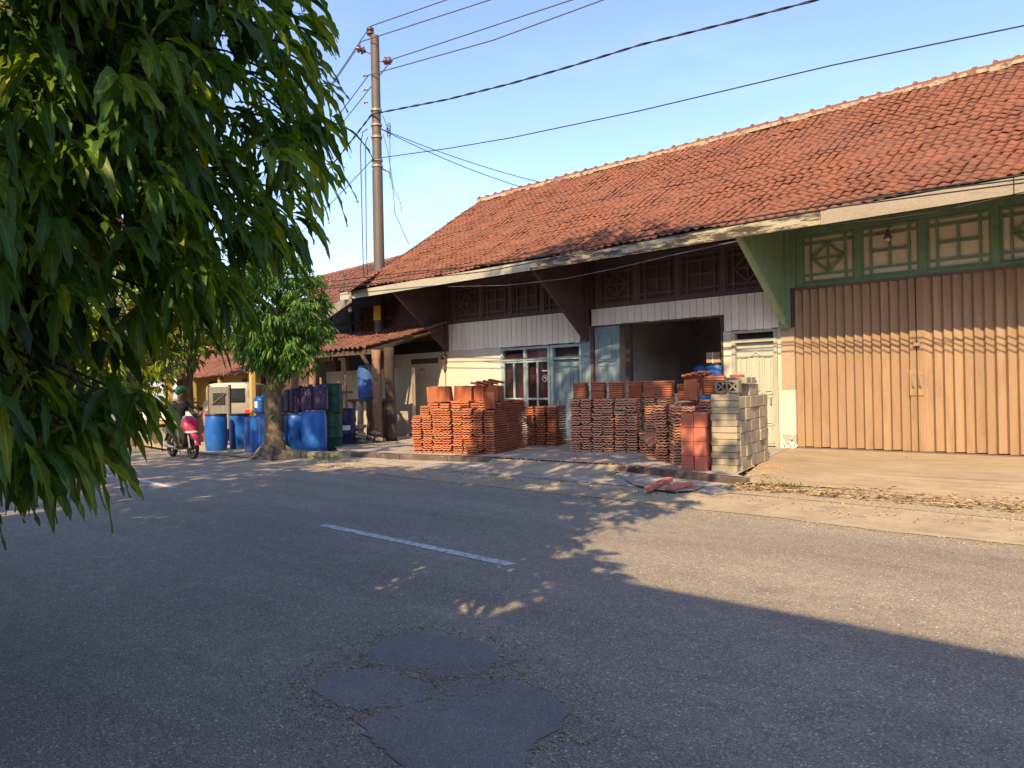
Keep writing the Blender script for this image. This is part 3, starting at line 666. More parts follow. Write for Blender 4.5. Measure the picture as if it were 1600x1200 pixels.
m = MB(); m.mm(-7.1, X1, 16.2, 16.25, 0, 3.5); prt(m, 'interior_wall', 'dark')
# wall vent
m = MB(); m.mm(-19.4, -18.12, 15.59, 15.605, 2.27, 2.43); prt(m, 'air_vent', 'brown')
m = MB(); m.mm(-18.98, -18.74, 15.588, 15.60, 2.05, 2.14); prt(m, 'number_plate', 'pilaster')
m = MB()
for i in range(14):
    m.cr = random.random(); x = X0+.05+i*.19; m.mm(x+.004, x+.186, 15.58, 15.60, 2.96, 4.9)
prt(m, 'gable_boards', 'brown')
# meter box and lamp on the building
t = thing('electricity_meter', (-17.78, 15.55, 2.08), 'brown electricity meter hanging on the cream wall under the corner bracket', 'meter')
m = MB(); m.mm(-17.86, -17.70, 15.48, 15.6, 2.26, 2.50); m.build('meter_case', 'wooddark', t, bevel=.01)
m = MB(); m.mm(-17.83, -17.73, 15.49, 15.6, 2.06, 2.26); m.build('breaker_box', 'brownbar', t, bevel=.01)
m = MB(); m.lathe([(.05, 0), (.05, .02)], (-17.78, 15.465, 2.40), 14, 'Y'); m.build('dial', 'carglass', t)
m = MB(); m.tube([(-17.78, 15.57, 2.06), (-17.775, 15.58, 1.4), (-17.78, 15.58, .3)], .008, 5); m.tube([(-17.78, 15.57, 2.5), (-17.76, 15.57, 2.62)], .008, 5); m.build('conduit', 'cable', t)
t = thing('wall_lamp', (-5.18, 15.5, 4.1), 'small dark bell shaped lamp hanging over the green lattice', 'lamp')
m = MB(); m.lathe([(.01, .16), (.03, .15), (.035, .10), (.05, .06), (.085, .0)], (-5.18, 15.5, 4.13), 14); m.build('lamp_shade', 'brownbar', t, smooth=True)
m = MB(); m.tube([(-5.18, 15.5, 4.29), (-5.18, 15.6, 4.36), (-5.18, 15.7, 4.36)], .01, 6); m.build('lamp_arm', 'brownbar', t)
m = MB(); m.lathe([(.005, -.06), (.035, -.04), (.04, -.01), (.03, .03)], (-5.18, 15.5, 4.13), 12); m.build('bulb', 'label', t, smooth=True)
# ================================================================== side house and lean-to
sh = thing('side_house', (-22, 17, 0), 'older house with red tiled roof and pale eave board behind the pole', 'house')
eR, eL = Vector((-20.6, 13.95, 4.32)), Vector((-25.6, 16.3, 4.32)); rR, rL = Vector((-21.0, 16.6, 5.75)), Vector((-27.6, 17.8, 5.85))
U = (eR-eL).normalized(); up = ((rR+rL)/2-(eR+eL)/2); up = up-U*up.dot(U)
QE = [pt(548, 456, D=23.2), pt(504, 489, D=27.5), pt(500, 434, D=30), pt(608, 407, D=27.5)]
mb = MB(); tile_quad(mb, QE, 26, 14, (-.25, 1.25))
mb.build('roof', 'roofold', sh)
def bil(Q, u, v): return (Q[1].lerp(Q[0], u)).lerp(Q[2].lerp(Q[3], u), v)
mb = MB(); mb.quad(*[bil(QE, u, v)-Vector((0, 0, .06)) for u, v in ((-.25, 0), (1.25, 0), (1.25, 1), (-.25, 1))]); mb.build('roof_deck', 'wooddark', sh)
mb = MB()
for i in range(20): mb.tube([bil(QE, -.25+1.5*i/20, 1), bil(QE, -.25+1.5*(i+1.05)/20, 1)], [.10, .085], 8)
mb.build('ridge_cap', 'roofold', sh)
mb = MB(); mb.bar(bil(QE, -.25, 0)+Vector((0, 0, -.14)), bil(QE, 1.0, 0)+Vector((0, 0, -.14)), .04, .36); mb.build('fascia', 'fasciagrey', sh)
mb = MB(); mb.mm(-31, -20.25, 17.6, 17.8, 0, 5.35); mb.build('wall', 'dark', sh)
mb = MB()
for k in range(5): mb.bar((-26.5+k*1.4, 16.4, 3.0), (-26.5+k*1.4, 16.4, 4.3), .12)
mb.bar((-27, 16.4, 3.05), (-20.8, 16.4, 3.05), .14); mb.bar((-27, 16.4, 3.9), (-20.8, 16.4, 3.9), .1); mb.build('frame_post', 'wooddark', sh)
mb = MB(); n = 40; a, b = Vector((-24.0, 16.9, 3.0)), Vector((-20.6, 16.9, 3.0))   # leaning rusty corrugated sheet
vs = []
for i in range(n+1):
    t_ = i/n; vs += [a+Vector((0, 0, 1.5*t_)) + Vector((0, -.03*math.cos(i*math.pi), 0)), b+Vector((0, 0, 1.5*t_-.1))+Vector((0, -.03*math.cos(i*math.pi), 0))]
mb.add(vs, [(2*i, 2*i+1, 2*i+3, 2*i+2) for i in range(n)]); mb.build('corrugated_sheet', 'corr', sh)
mb = MB(); mb.lathe([(.02, .1), (.05, .06), (.06, 0), (.04, -.05), (.01, -.07)], tuple(pt(547, 484, D=24.2)), 12); mb.build('eave_lamp', 'label', sh, smooth=True)

cn = thing('lean_to', (-19.5, 13.8, .15), 'low lean to with mossy brown tile canopy on timber posts beside the cream wall', 'lean-to')
cprof = [(0, 0, 0), (0, 1.4, .30), (0, 2.85, .74)]
mb = MB(); tile_roof(mb, (-23.4, 12.5, 2.64), (1, -.01, 0), 25, cprof, amp=.038, jit=1.4)
mb.build('canopy', 'roofold', cn)
mb = MB(); mb.quad((-23.4, 12.55, 2.58), (-17.4, 12.55, 2.58), (-17.75, 15.3, 3.28), (-23.4, 15.3, 3.28)); mb.build('canopy_deck', 'wooddark', cn)
mb = MB(); mb.bar((-23.4, 12.6, 2.52), (-17.2, 12.6, 2.52), .1, .12); mb.bar((-17.3, 12.6, 2.54), (-17.9, 15.3, 3.2), .06, .1); mb.bar((-23.4, 14.2, 2.9), (-17.7, 14.2, 2.9), .08, .1)
for k in range(12): mb.bar((-23.2+k*.52, 12.5, 2.56), (-23.2+k*.52, 15.3, 3.26), .05, .06)
mb.build('canopy_frame', 'wooddark', cn)
def rough_post(a, b, r, mat, name, par, seg=9):
    m = MB(); a, b = Vector(a), Vector(b); n = 9
    m.tube([a+(b-a)*(i/n)+Vector((random.uniform(-1, 1), random.uniform(-1, 1), 0))*r*.12 for i in range(n+1)], [r*random.uniform(.9, 1.1) for i in range(n+1)], seg)
    return m.build(name, mat, par, smooth=True)
rough_post((-16.95, 12.5, .1), (-17.15, 12.6, 2.55), .12, 'wood', 'post', cn)
rough_post((-16.75, 12.75, .1), (-16.85, 12.8, 2.6), .14, 'barkdark', 'post', cn)
rough_post((-20.2, 12.6, .0), (-20.25, 12.6, 2.5), .10, 'wood', 'post', cn)
mb = MB(); mb.bar((-17.0, 12.5, 1.75), (-17.75, 12.55, 2.5), .06, .08); mb.build('brace', 'wooddark', cn)
mb = MB(); mb.cr = .5; tile_roof(mb, (-21.9, 15.25, 3.33), (1, 0, 0), 13, [(0, 0, 0), (0, .5, .06)], te=.25, jit=2); mb.build('loose_tiles', 'roofold', cn)
mb = MB(); mb.mm(-22.3, -17.9, 14.4, 14.52, 0, 2.12); t = tag(mb.build('yard_wall', 'grime'), 'low stained plaster wall standing behind the drums under the tile canopy', 'wall')
for xq in (-21.85, -21.12): mb = MB(); mb.mm(xq-.1, xq+.08, 14.42, 14.50, 2.12, 2.7); mb.build('wall_post', 'wooddark', t)

# ================================================================== pole
PX, PY = -20.42, 15.2
pl = thing('utility_pole', (PX, PY, 0), 'tall grey steel utility pole with brown insulators and a yellow plate', 'utility pole')
mb = MB(); mb.tube([(PX, PY, 0), (PX, PY, 4.2), (PX, PY, 4.3), (PX, PY, 8.4), (PX, PY, 8.5), (PX, PY, 12.72)], [.19, .185, .175, .165, .15, .135], 20); mb.build('pole', 'pole', pl, smooth='auto')
Rt = Vector((math.cos(R(44)), math.sin(R(44)), 0))
def insulator(p, ax):
    p = Vector(p); ax = Vector(ax).normalized(); m = MB()
    m.tube([p, p+ax*.05, p+ax*.051, p+ax*.12, p+ax*.121, p+ax*.17, p+ax*.171, p+ax*.24, p+ax*.241, p+ax*.3], [.06, .06, .12, .12, .07, .07, .12, .12, .07, .05], 14)
    o = m.build('insulator', 'insul', pl, smooth='auto'); m = MB(); m.tube([p-ax*.2, p+ax*.02], .025, 8); m.build('pin', 'galv', o); return o
pc = Vector((PX, PY, 0))
insulator((PX-.1, PY-.1, 12.72), (0, 0, 1)); insulator(pc-Rt*.22+Vector((0, -.1, 12.2)), -Rt*.8+Vector((0, -.4, .35))); insulator(pc+Rt*.25+Vector((0, 0, 11.92)), Rt+Vector((0, -.2, -.05)))
for z in (10.35, 9.88, 9.5, 8.77, 8.58):
    mb = MB(); mb.lathe([(.178, z-.035), (.178, z+.035)], (PX, PY, 0), 20); mb.build('band', 'galv', pl)
for z in (11.45, 11.0, 10.6): 
    mb = MB(); c = pc-Rt*.17+Vector((0, -.1, z)); mb.tube([c, c-Rt*.1], .035, 8); mb.tube([c-Rt*.1, c-Rt*.13], .06, 8); mb.build('step_bolt', 'galv', pl)
mb = MB(); mb.tube([pc+Rt*.15+Vector((0, 0, 8.5)), pc+Rt*.38+Vector((0, 0, 8.4)), pc+Rt*.40+Vector((0, 0, 8.2))], .03, 8); mb.build('hook', 'galv', pl)
mb = MB(); c = pt(591.5, 485, D=24.6); V_ = Vector((-.84, .54, 0)); mb.box(pc+Vector((.10, -.185, 3.92)), (.24, .03, .46), rz=R(30)); mb.build('number_plate', 'sign', pl)
# ------------------------------------------------------------ cables
def sag(a, b, s, n=24): 
    a, b = Vector(a), Vector(b); return [a+(b-a)*(i/n)-Vector((0, 0, 4*s*(i/n)*(1-i/n))) for i in range(n+1)]
def cable(pts, r, mat, label, name='power_line', cat='cable', group=None, seg=6):
    m = MB(); m.tube(pts, r, seg); return tag(m.build(name, mat, smooth=True, loc=pts[0]), label, cat, group)
LD = Vector((-.956, .292, 0))
def through(p0, pxs, Ys):
    P = [Vector(p0)]+[pt(x, y, Y=Y) for (x, y), Y in zip(pxs, Ys)]
    d = P[-1]-P[-2]; d.normalize(); e = P[-1]+d*22; P.append(e); return P
W_ = [((PX-.1, PY-.1, 13.03), [(697, 0)], [15.6], 'topmost overhead wire running from the pole top insulator'),
      ((PX-.3, PY-.3, 12.55), [(765, 0)], [15.7], 'second overhead wire from the top running right across the sky'),
      ((PX+.48, PY+.3, 11.92), [(893, 0)], [16.0], 'third overhead wire leaving the right hand insulator'),
      ((PX-.1, PY-.2, 11.45), [(770, 63), (942, 0)], [15.6, 16.2], 'fourth overhead wire below the right hand insulator')]
for p0, pxs, Ys, lb in W_:
    P = through(p0, pxs, Ys); rt = [P[0]]
    P2 = Vector(p0)+LD*40-Vector((0, 0, .0)); 
    pts = list(reversed(sag(p0, P2, .9)))+P[1:]
    cable(pts, .017, 'wire', lb, group='overhead wires')
P = through((PX+.05, PY-.2, 10.18), [(700, 155), (800, 130), (900, 101), (1000, 70), (1140, 35), (1275, 0)], [15.3, 15.5, 15.7, 15.9, 16.2, 16.5])
pts = list(reversed(sag(P[0], Vector(P[0])+LD*40, 1.2)))+P[1:]
# two strands twisted together
m = MB()
def twist(pts, off, pitch=.5, r=.02):
    out = []; acc = 0
    for i in range(len(pts)-1):
        n = max(2, int((pts[i+1]-pts[i]).length/.12))
        for k in range(n):
            p = pts[i].lerp(pts[i+1], k/n); acc += (pts[i+1]-pts[i]).length/n; a = off+acc/pitch*2*math.pi/2.2
            out.append(p+Vector((0, math.cos(a)*.015, math.sin(a)*.015)))
    return out
for o_ in (0, math.pi): m.tube(twist([Vector(p) for p in pts], o_), .017, 5)
tag(m.build('power_cable', 'cable', smooth=True, loc=pts[0]), 'thick black twisted cable crossing the sky from the pole', 'cable')
P = through((PX+.05, PY-.2, 8.77), [(700, 232), (800, 215), (1000, 173), (1300, 102), (1600, 40)], [15.2, 15.2, 15.2, 15.2, 15.2])
cable(list(reversed(sag(P[0], Vector(P[0])+LD*40, 1.0)))+P[1:], .013, 'cable', 'thin lower telephone wire crossing above the roof from the pole', 'telephone_line')
for i, (x, y) in enumerate(((835, 279), (808, 287))):
    a = Vector((PX+.2, PY-.1, 9.75)); b = Vector((-17.35, 19.5, 8.22)) if i == 0 else Vector((-18.2, 19.5, 8.22))
    cable(sag(a, b, .12), .012, 'cable', ('upper' if i == 0 else 'lower')+' service wire dropping from the pole to the roof ridge', 'service_wire')
cable([pc-Rt*.2+Vector((0, -.1, 9.75)), pc-Rt*.36+Vector((0, -.1, 9.65)), pc-Rt*.44+Vector((0, -.1, 9.2)), pc-Rt*.42+Vector((0, -.1, 5)), pc-Rt*.36+Vector((0, -.1, 3.2))], .016, 'cable', 'dark cable looping off the pole on its left, the outer one', 'hanging_cable')
cable([pc-Rt*.2+Vector((0, -.1, 9.5)), pc-Rt*.28+Vector((0, -.1, 9.3)), pc-Rt*.31+Vector((0, -.1, 6.2)), pc-Rt*.30+Vector((0, -.1, 5)), pc-Rt*.28+Vector((0, -.1, 3.2))], .016, 'cable', 'dark cable looping off the pole on its left, the inner one', 'hanging_cable')
cable([pc+Rt*.2+Vector((0, 0, 10.2)), pc+Rt*.42+Vector((0, 0, 9.6)), pc+Rt*.40+Vector((0, 0, 8.4)), pc+Rt*.5+Vector((0, 0, 7.7)), pc+Rt*.52+Vector((0, 0, 7.1)), pc+Rt*.95+Vector((0, 0, 6.1))], .011, 'cable', 'loose thin wire dangling beside the pole onto the roof', 'hanging_cable')
cable([pc+Rt*.2+Vector((0, 0, 9.6)), pc+Rt*.34+Vector((0, 0, 9.1)), pc+Rt*.5+Vector((0, 0, 7.9)), pc+Rt*.72+Vector((0, 0, 7.4)), pc+Rt*.75+Vector((0, 0, 7.15))], .009, 'cable', 'short frayed wire end hanging from the bands of the pole', 'hanging_cable')
m = MB()
for k in range(5):
    c = pc+Rt*(.36+.05*random.random())+Vector((0, 0, 9.6+.06*k)); m.tube([c+Vector((.09*math.cos(a), 0, .12*math.sin(a))) for a in np.linspace(0, 6.3, 12)], .009, 5)
tag(m.build('cable_coil', 'cable', loc=pc+Vector((.3, .3, 9.7))), 'small tangle of coiled wire at the pole bands', 'cable coil')
# cables stretched along the eave, in front of the fascia
eav = [[(180, 470), (500, 442), (640, 425), (800, 410), (1000, 371), (1200, 335), (1400, 302), (1620, 270)],
       [(180, 478), (520, 447), (700, 421), (900, 391), (1100, 352), (1300, 319), (1460, 297), (1620, 277)],
       [(180, 484), (560, 446), (760, 424), (1000, 378), (1160, 349), (1300, 325), (1450, 305), (1620, 283)],
       [(505, 424), (560, 409), (640, 384)]]
for i, ps in enumerate(eav[:3]):
    P = [pt(x, y, Y=13.1-.05*i) for x, y in ps]; P.append(P[-1]+(P[-1]-P[-2])*4)
    cable(P, .012, 'cable', ['topmost', 'middle', 'lowest'][i]+' of the dark cables strung along the tiled eave', 'eave_cable', group='cables along the eave')
P = [pt(x, y, Y=13.45) for x, y in [(700, 448), (790, 446), (880, 436), (960, 420), (1040, 401), (1100, 388), (1155, 376)]]
cable(P, .010, 'wire', 'pale wire sagging under the eave from the green bracket', 'sagging_wire')
P = [pt(x, y, Y=13.35) for x, y in [(1290, 352), (1380, 343), (1470, 330), (1600, 300)]]
cable(P, .008, 'cable', 'thin wire hanging across the plain fascia over the lattice', 'sagging_wire')

# ================================================================== drums
def drum(mat, h=.92, r=.285, steel=False, lid=None, name='plastic_drum', cat='drum'):
    root = thing(name, (0, 0, 0), None, cat)
    m = MB()
    if steel:
        pr = [(r-.01, 0), (r+.006, .005), (r+.006, .02), (r-.004, .03)]
        for zc in (h*.33, h*.66): pr += [(r-.004, zc-.03), (r+.010, zc-.012), (r+.010, zc+.012), (r-.004, zc+.03)]
        for k in range(1, 5): pr.append((r-.004+.003*(k % 2), h*.66+.04+.05*k*h*.3))
        pr += [(r-.004, h-.03), (r+.006, h-.02), (r+.006, h), (r-.012, h), (r-.014, h-.015), (.02, h-.014)]
    else:
        pr = [(r*.86, 0), (r*.93, .012), (r*.965, .05), (r, h*.25), (r*1.015, h*.5), (r, h*.78), (r*.965, h*.9), (r*.92, h*.955), (r*.9, h*.97), (r*.93, h*.975), (r*.93, h), (r*.88, h), (r*.86, h-.02), (.02, h-.02)]
    m.lathe(pr, (0, 0, 0), 32); m.build('body', mat, root, smooth='auto', local=True)
    m = MB()
    if lid: m.lathe([(r*.96, h*.955), (r*.985, h*.96), (r*.985, h*.985), (r*.96, h+.005), (.02, h+.012)], (0, 0, 0), 32); m.build('lid_ring', lid, root, smooth='auto', local=True)
    else:
        for a in (0, math.pi): m.lathe([(.035, h-.02), (.035, h+.012), (.03, h+.016)], (.6*r*math.cos(a), .6*r*math.sin(a), 0), 12)
        m.build('bung', mat, root, local=True)
    return root
def jerry(mat, h=.52, r=.17):
    root = thing('plastic_barrel', (0, 0, 0), None, 'barrel')
    m = MB(); pr = [(r*.85, 0), (r*.97, .03)]
    for k in range(6): zc = .08+k*(h-.2)/5; pr += [(r, zc-.02), (r*.975, zc), (r, zc+.02)]
    pr += [(r*.97, h-.07), (r*.8, h-.02), (r*.5, h), (.03, h)]
    m.lathe(pr, (0, 0, 0), 28); m.build('body', mat, root, smooth='auto', local=True)
    m = MB(); m.lathe([(.05, h-.01), (.05, h+.035), (.045, h+.04)], (r*.35, 0, 0), 14); m.build('cap', mat, root, local=True)
    return root
def place(o, p, label, group=None, rz=0, sc=1):
    o.location = p; o.rotation_euler.z = rz; o['label'] = label; o.scale = (sc,)*3
    if group: o['group'] = group
    return o
G = 'blue plastic drums by the small tree'
dA = drum('bluep', .94, .275, lid='black')
place(dA, (-19.75, 9.42, .02), 'bright blue drum with black lid nearest the motorbike', G)
place(copy_tree(dA), (-19.85, 10.12, .02), 'bright blue drum with black lid behind the one nearest the motorbike', G, .4, .98)
dB = drum('bluep', .93, .285)
place(dB, (-15.85, 9.88, .12), 'blue drum standing right of the small tree trunk', G)
place(copy_tree(dB), (-16.55, 9.85, .06), 'blue drum half hidden by the right edge of the tree trunk', G, .7, .98)
place(copy_tree(dB), (-17.35, 9.62, .06), 'blue drum showing just left of the tree trunk', G, 1.2, .96)
place(copy_tree(dB), (-17.75, 9.62, .04), 'blue drum third from the left edge of the drum cluster', G, 1.9, .96)
dC = drum('bluedim', .86, .22)
place(dC, (-18.35, 9.72, .03), 'faded narrow blue drum second from the left of the cluster', G)
place(copy_tree(dC), (-18.75, 9.86, .03), 'faded narrow blue drum at the left end of the cluster', G, 1, .8)
b1 = jerry('bluep', .42, .21)
place(b1, (-17.95, 9.75, .98), 'small blue barrel with white label on top of the drums', 'small barrels on the drums')
m = MB(); m.box((0, 0, 0), (.09, .004, .16), rz=R(20)); o = m.build('label_sticker', 'label', b1, local=True); o.location = (.06, -.2, .22)
place(jerry('bluep', .42, .21), (-17.72, 10.05, 1.0), 'small blue barrel behind the white labelled one', 'small barrels on the drums')
pA = jerry('purple', .56, .18)
GP = 'dark purple barrels on the drums'
place(pA, (-15.95, 10.12, 1.06), 'dark purple barrel at the right end of the row', GP)
place(copy_tree(pA), (-16.22, 9.98, 1.06), 'dark purple barrel second from the right end of the row', GP, .5)
place(copy_tree(pA), (-16.55, 9.9, 1.0), 'dark purple barrel just right of the tree trunk', GP, .9, 1.06)
place(copy_tree(pA), (-16.95, 9.95, 1.0), 'dark purple barrel hidden behind the tree trunk', GP, .3)
place(copy_tree(pA), (-17.45, 9.72, .97), 'dark purple barrel left of the tree trunk', GP, 1.3)
gA = drum('dgreen', .86, .28, True, name='steel_drum')
place(gA, (-16.65, 10.85, .1), 'lower dark green steel drum with another on top', 'dark green drums')
place(copy_tree(gA), (-16.62, 10.9, .97), 'upper dark green steel drum standing on the lower one', 'dark green drums', .6, .82)
nv = drum('navy', .92, .29, True, name='steel_drum')
place(nv, (-17.0, 11.45, .13), 'navy steel drum with white label behind the upright plank')
m = MB(); 
for k in range(6):
    a0, a1 = R(-72+k*12), R(-60+k*12); rr = .295
    m.quad((rr*math.cos(a0), rr*math.sin(a0), .38), (rr*math.cos(a1), rr*math.sin(a1), .38), (rr*math.cos(a1), rr*math.sin(a1), .50), (rr*math.cos(a0), rr*math.sin(a0), .50))
o = m.build('label_sticker', 'label', nv, local=True)
hb = drum('bluedim', .93, .29); place(hb, (-18.35, 13.2, 1.26), 'faded blue drum standing high on the grey timber stand')
st = thing('timber_stand', (-18.35, 13.2, .1), 'rough grey timber stand holding up the faded blue drum', 'stand')
for x, y in ((-18.7, 12.9), (-18.3, 12.88), (-17.98, 12.95), (-18.68, 13.5), (-18.0, 13.5)): rough_post((x, y, .05), (x+.02, y, 1.2), .085, 'wooddark' if x > -18.2 else 'grime', 'leg', st)
m = MB(); m.mm(-18.8, -17.9, 12.8, 13.6, 1.18, 1.25); m.build('platform_top', 'wooddark', st)
m = MB(); m.mm(-18.75, -17.95, 13.55, 13.6, .1, 1.15); m.build('back_board', 'grime', st)
m = MB(); m.mm(-16.62, -16.48, 10.72, 10.78, .05, 1.38); tag(m.build('plank', 'wood', loc=(-16.55, 10.75, .05), bevel=.006), 'upright brown plank standing in front of the navy drum', 'plank')
# rubble heap: broken slabs and bricks
for i in range(26):
    k = i/26; x = -17.1+random.uniform(-.45, .5); y = 12.0+random.uniform(-.3, .35); hgt = .15+.5*max(0, 1-((x+17.1)/.6)**2)*random.random()
    red = i in (5, 14, 21)
    m = MB(); m.box((0, 0, 0), (random.uniform(.16, .32), random.uniform(.12, .2), random.uniform(.04, .08)), random.uniform(0, 3), random.uniform(-.3, .3), random.uniform(-.2, .2))
    o = m.build('rubble_piece', 'terrold' if red else ('grime' if i % 3 else 'kerb'), local=True, bevel=.006); o.location = (x, y, hgt)
    tag(o, 'broken red brick in the rubble heap by the timber post' if red else 'grey broken slab in the rubble heap by the timber post', 'rubble', 'red bricks in the rubble heap' if red else 'grey slabs in the rubble heap')
m = MB(); 
for i in range(24):
    x = -15.6+i*.028*4 if False else -16.2+i*.075
    m.box((x, 9.42+.012*i, .08), (.12, .26+random.uniform(-.05, .05), .18+random.uniform(-.03, .03)), random.uniform(-.2, .2))
tag(m.build('kerb', 'mossy'), kind='structure')
# interior drums and pails
GI = 'drums inside the open doorway'
dI = drum('bluep', .9, .28, lid='black')
for i, (x, y, z, l) in enumerate([(-9.14, 16.2, .15, 'lower blue drum inside the doorway at the right jamb'), (-9.12, 16.15, 1.07, 'blue drum resting on the lower drum at the right jamb'), (-9.72, 16.6, .15, 'lower blue drum inside the doorway, left of the pair'), (-9.70, 16.6, 1.07, 'dark blue drum on top, left of the pair inside the doorway')]):
    o = dI if i == 0 else copy_tree(dI); place(o, (x, y, z), l, GI, i, .97)
m = MB(); m.lathe([(.19, 0), (.22, .34), (.225, .35), (.2, .35), (.02, .34)], (0, 0, 0), 24)
for i, (x, y, z) in enumerate(((-10.6, 16.4, .9), (-10.05, 16.2, .92))):
    r_ = thing('pail', (x, y, z), ('left' if i == 0 else 'right')+' grey pail standing inside the open doorway', 'pail', 'pails inside the doorway')
    m.build('bucket', 'steel' if i == 0 else 'label', r_, local=True, smooth='auto')
    q = MB(); q.tube([(.22*math.cos(a), 0, .33+.2*math.sin(a)) for a in np.linspace(0, math.pi, 10)], .008, 5); q.build('handle', 'cable', r_, local=True)
t = thing('work_table', (-10.4, 16.4, .15), 'low wooden table inside the open doorway carrying pails', 'table')
m = MB(); m.mm(-11.1, -9.85, 16.0, 16.75, .83, .9); m.build('table_top', 'wooddark', t)
for x in (-11.0, -9.95):
    for y in (16.08, 16.66): q = MB(); q.mm(x-.03, x+.03, y-.03, y+.03, .15, .83); q.build('leg', 'wooddark', t)
t = thing('wall_fan', (-10.2, 20.55, 2.3), 'pale round fan on the rear wall inside the doorway', 'fan')
m = MB(); m.lathe([(.16, 0), (.2, .03), (.2, .06)], (-10.2, 20.4, 2.5), 24, 'Y'); m.build('cage', 'tan', t, smooth='auto')
m = MB(); m.bar((-10.2, 20.5, 2.5), (-10.2, 20.58, 2.25), .05); m.build('bracket', 'brownbar', t)
t = thing('cardboard_box', (-9.15, 16.15, 1.98), 'brown box lying on the upper drum inside the doorway', 'box')
m = MB(); m.mm(-9.32, -8.97, 16.0, 16.35, 1.96, 2.2); m.build('carton', 'pilaster', t, bevel=.008)
m = MB(); m.mm(-9.17, -9.14, 15.998, 16.35, 1.955, 2.203); m.build('tape', 'tan', t)
# ================================================================== roof tiles in stacks
ORD = ['', 'first', 'second', 'third', 'fourth', 'fifth', 'sixth', 'seventh', 'eighth', 'ninth', 'tenth', 'eleventh', 'twelfth', 'thirteenth', 'fourteenth', 'fifteenth', 'sixteenth', 'seventeenth', 'eighteenth', 'nineteenth', 'twentieth', 'twenty-first', 'twenty-second', 'twenty-third', 'twenty-fourth', 'twenty-fifth', 'twenty-sixth', 'twenty-seventh', 'twenty-eighth', 'twenty-ninth', 'thirtieth']
TW, TL, TP = .218, .33, .049
def tile_prof(n=10):
    return [((i/n-.5)*TW, .0085*math.cos(4*math.pi*i/n)+.003*math.cos(2*math.pi*i/n)) for i in range(n+1)]
TPF = tile_prof()
def add_tile(mb, mt, L=TL):
    th = .028; vs = []; n = len(TPF)
    for y in (-L/2, L/2):
        for x, h in TPF: vs.append(mt @ Vector((x, y, h)))
        for x, h in TPF: vs.append(mt @ Vector((x, y, h-th)))
    o = 2*n; fs = []
    for i in range(n-1):
        fs += [(i, i+1, o+i+1, o+i), (n+i+1, n+i, o+n+i, o+n+i+1), (i+1, i, n+i, n+i+1), (o+i, o+i+1, o+n+i+1, o+n+i)]
    fs += [(0, o, o+n, n), (n-1, 2*n-1, o+2*n-1, o+n-1)]
    mb.add(vs, fs)
tvar = []
for k in range(6):
    m = MB(); m.cr = k/5; add_tile(m, Matrix.Identity(4)); o = m.build('roof_tile', 'terra', local=True); tvar.append(o.data); bpy.data.objects.remove(o)
told = []
for k in range(6):
    m = MB(); m.cr = k/5; add_tile(m, Matrix.Identity(4)); o = m.build('roof_tile', 'terrold', local=True); told.append(o.data); bpy.data.objects.remove(o)
rest_new, rest_old = MB(), MB()
def single_tile(mt, old, label, group):
    o = bpy.data.objects.new('roof_tile', random.choice(told if old else tvar)); C.objects.link(o); o.matrix_world = mt
    tag(o, label, 'roof tile', group); return o
NT = [0]
def column(x, y, ang, n, z0=.165, where=None, group=None, old=False, jit=1.0, lean=(0, 0), pitch=TP, sc=1):
    for k in range(n):
        if random.random() < .06: x += random.gauss(0, .008); y += random.gauss(0, .014)
        mt = Matrix.Translation((x+lean[0]*k*pitch+random.gauss(0, .006)*jit, y+lean[1]*k*pitch+random.gauss(0, .008)*jit, z0+.028+k*pitch)) @ Matrix.Rotation(ang+random.gauss(0, .02)*jit, 4, 'Z') @ Matrix.Rotation(random.gauss(0, .012)*jit, 4, 'X') @ Matrix.Diagonal((1, sc, 1, 1))
        if where:
            kk = n-k
            lb = 'clay roof tile, '+('topmost' if kk == 1 else ORD[kk]+' from the top')+' in the '+where
            single_tile(mt, old, lb, group); NT[0] += 1
        else:
            mb = rest_old if old else rest_new; mb.cr = random.random(); add_tile(mb, mt)
def bundle(c, ang, n, old=False, tilt=.12, L=TL, rot=0):
    """a few tiles stood on end, leaning together; faces towards -n"""
    mb = rest_old if old else rest_new
    for k in range(n):
        mb.cr = random.random()
        mt = Matrix.Translation(c) @ Matrix.Rotation(ang, 4, 'Z') @ Matrix.Translation((0, k*.036, L/2+random.uniform(0, .01))) @ Matrix.Rotation(tilt+random.gauss(0, .02), 4, 'X') @ Matrix.Rotation(rot+random.gauss(0, .03), 4, 'Y') @ Matrix.Rotation(R(90), 4, 'X')
        add_tile(mb, mt)
def fr(O, ang):
    w = Vector((math.cos(ang), math.sin(ang), 0)); n = Vector((-math.sin(ang), math.cos(ang), 0)); O = Vector(O)
    return lambda a, b: O+w*a+n*b
# left pile ------------------------------------------------------------
aL = R(21); f = fr((-13.22, 10.62, 0), aL); GL = 'roof tiles in the front row of the left pile'
hL = [16, 16, 19, 20, 20, 19, 18, 18]
for c in range(8):
    p = f(.11+c*.24, .17); 
    wh = None
    if c < 7: wh = ('leftmost' if c == 0 else ORD[c+1])+' front column of the left pile'
    if c in (0, 1, 2, 3, 4, 5, 6): column(p.x, p.y, aL+random.gauss(0, .03), hL[c], where=wh, group=GL, jit=1.7, lean=(random.gauss(0, .02), random.gauss(0, .02)))
    else: column(p.x, p.y, aL, hL[c])
for rrow, hs in ((1, [20, 21, 21, 22, 22, 21, 22, 21]), (2, [22, 22, 22, 22, 23, 23, 22, 22]), (3, [20, 21, 21, 21, 21, 22, 22, 22]), (4, [0, 0, 0, 21, 21, 21, 22, 21])):
    for c, h in enumerate(hs):
        if h: p = f(.11+c*.24+(-.22 if rrow == 3 and c == 0 else 0), .17+rrow*.345); column(p.x, p.y, aL, h)
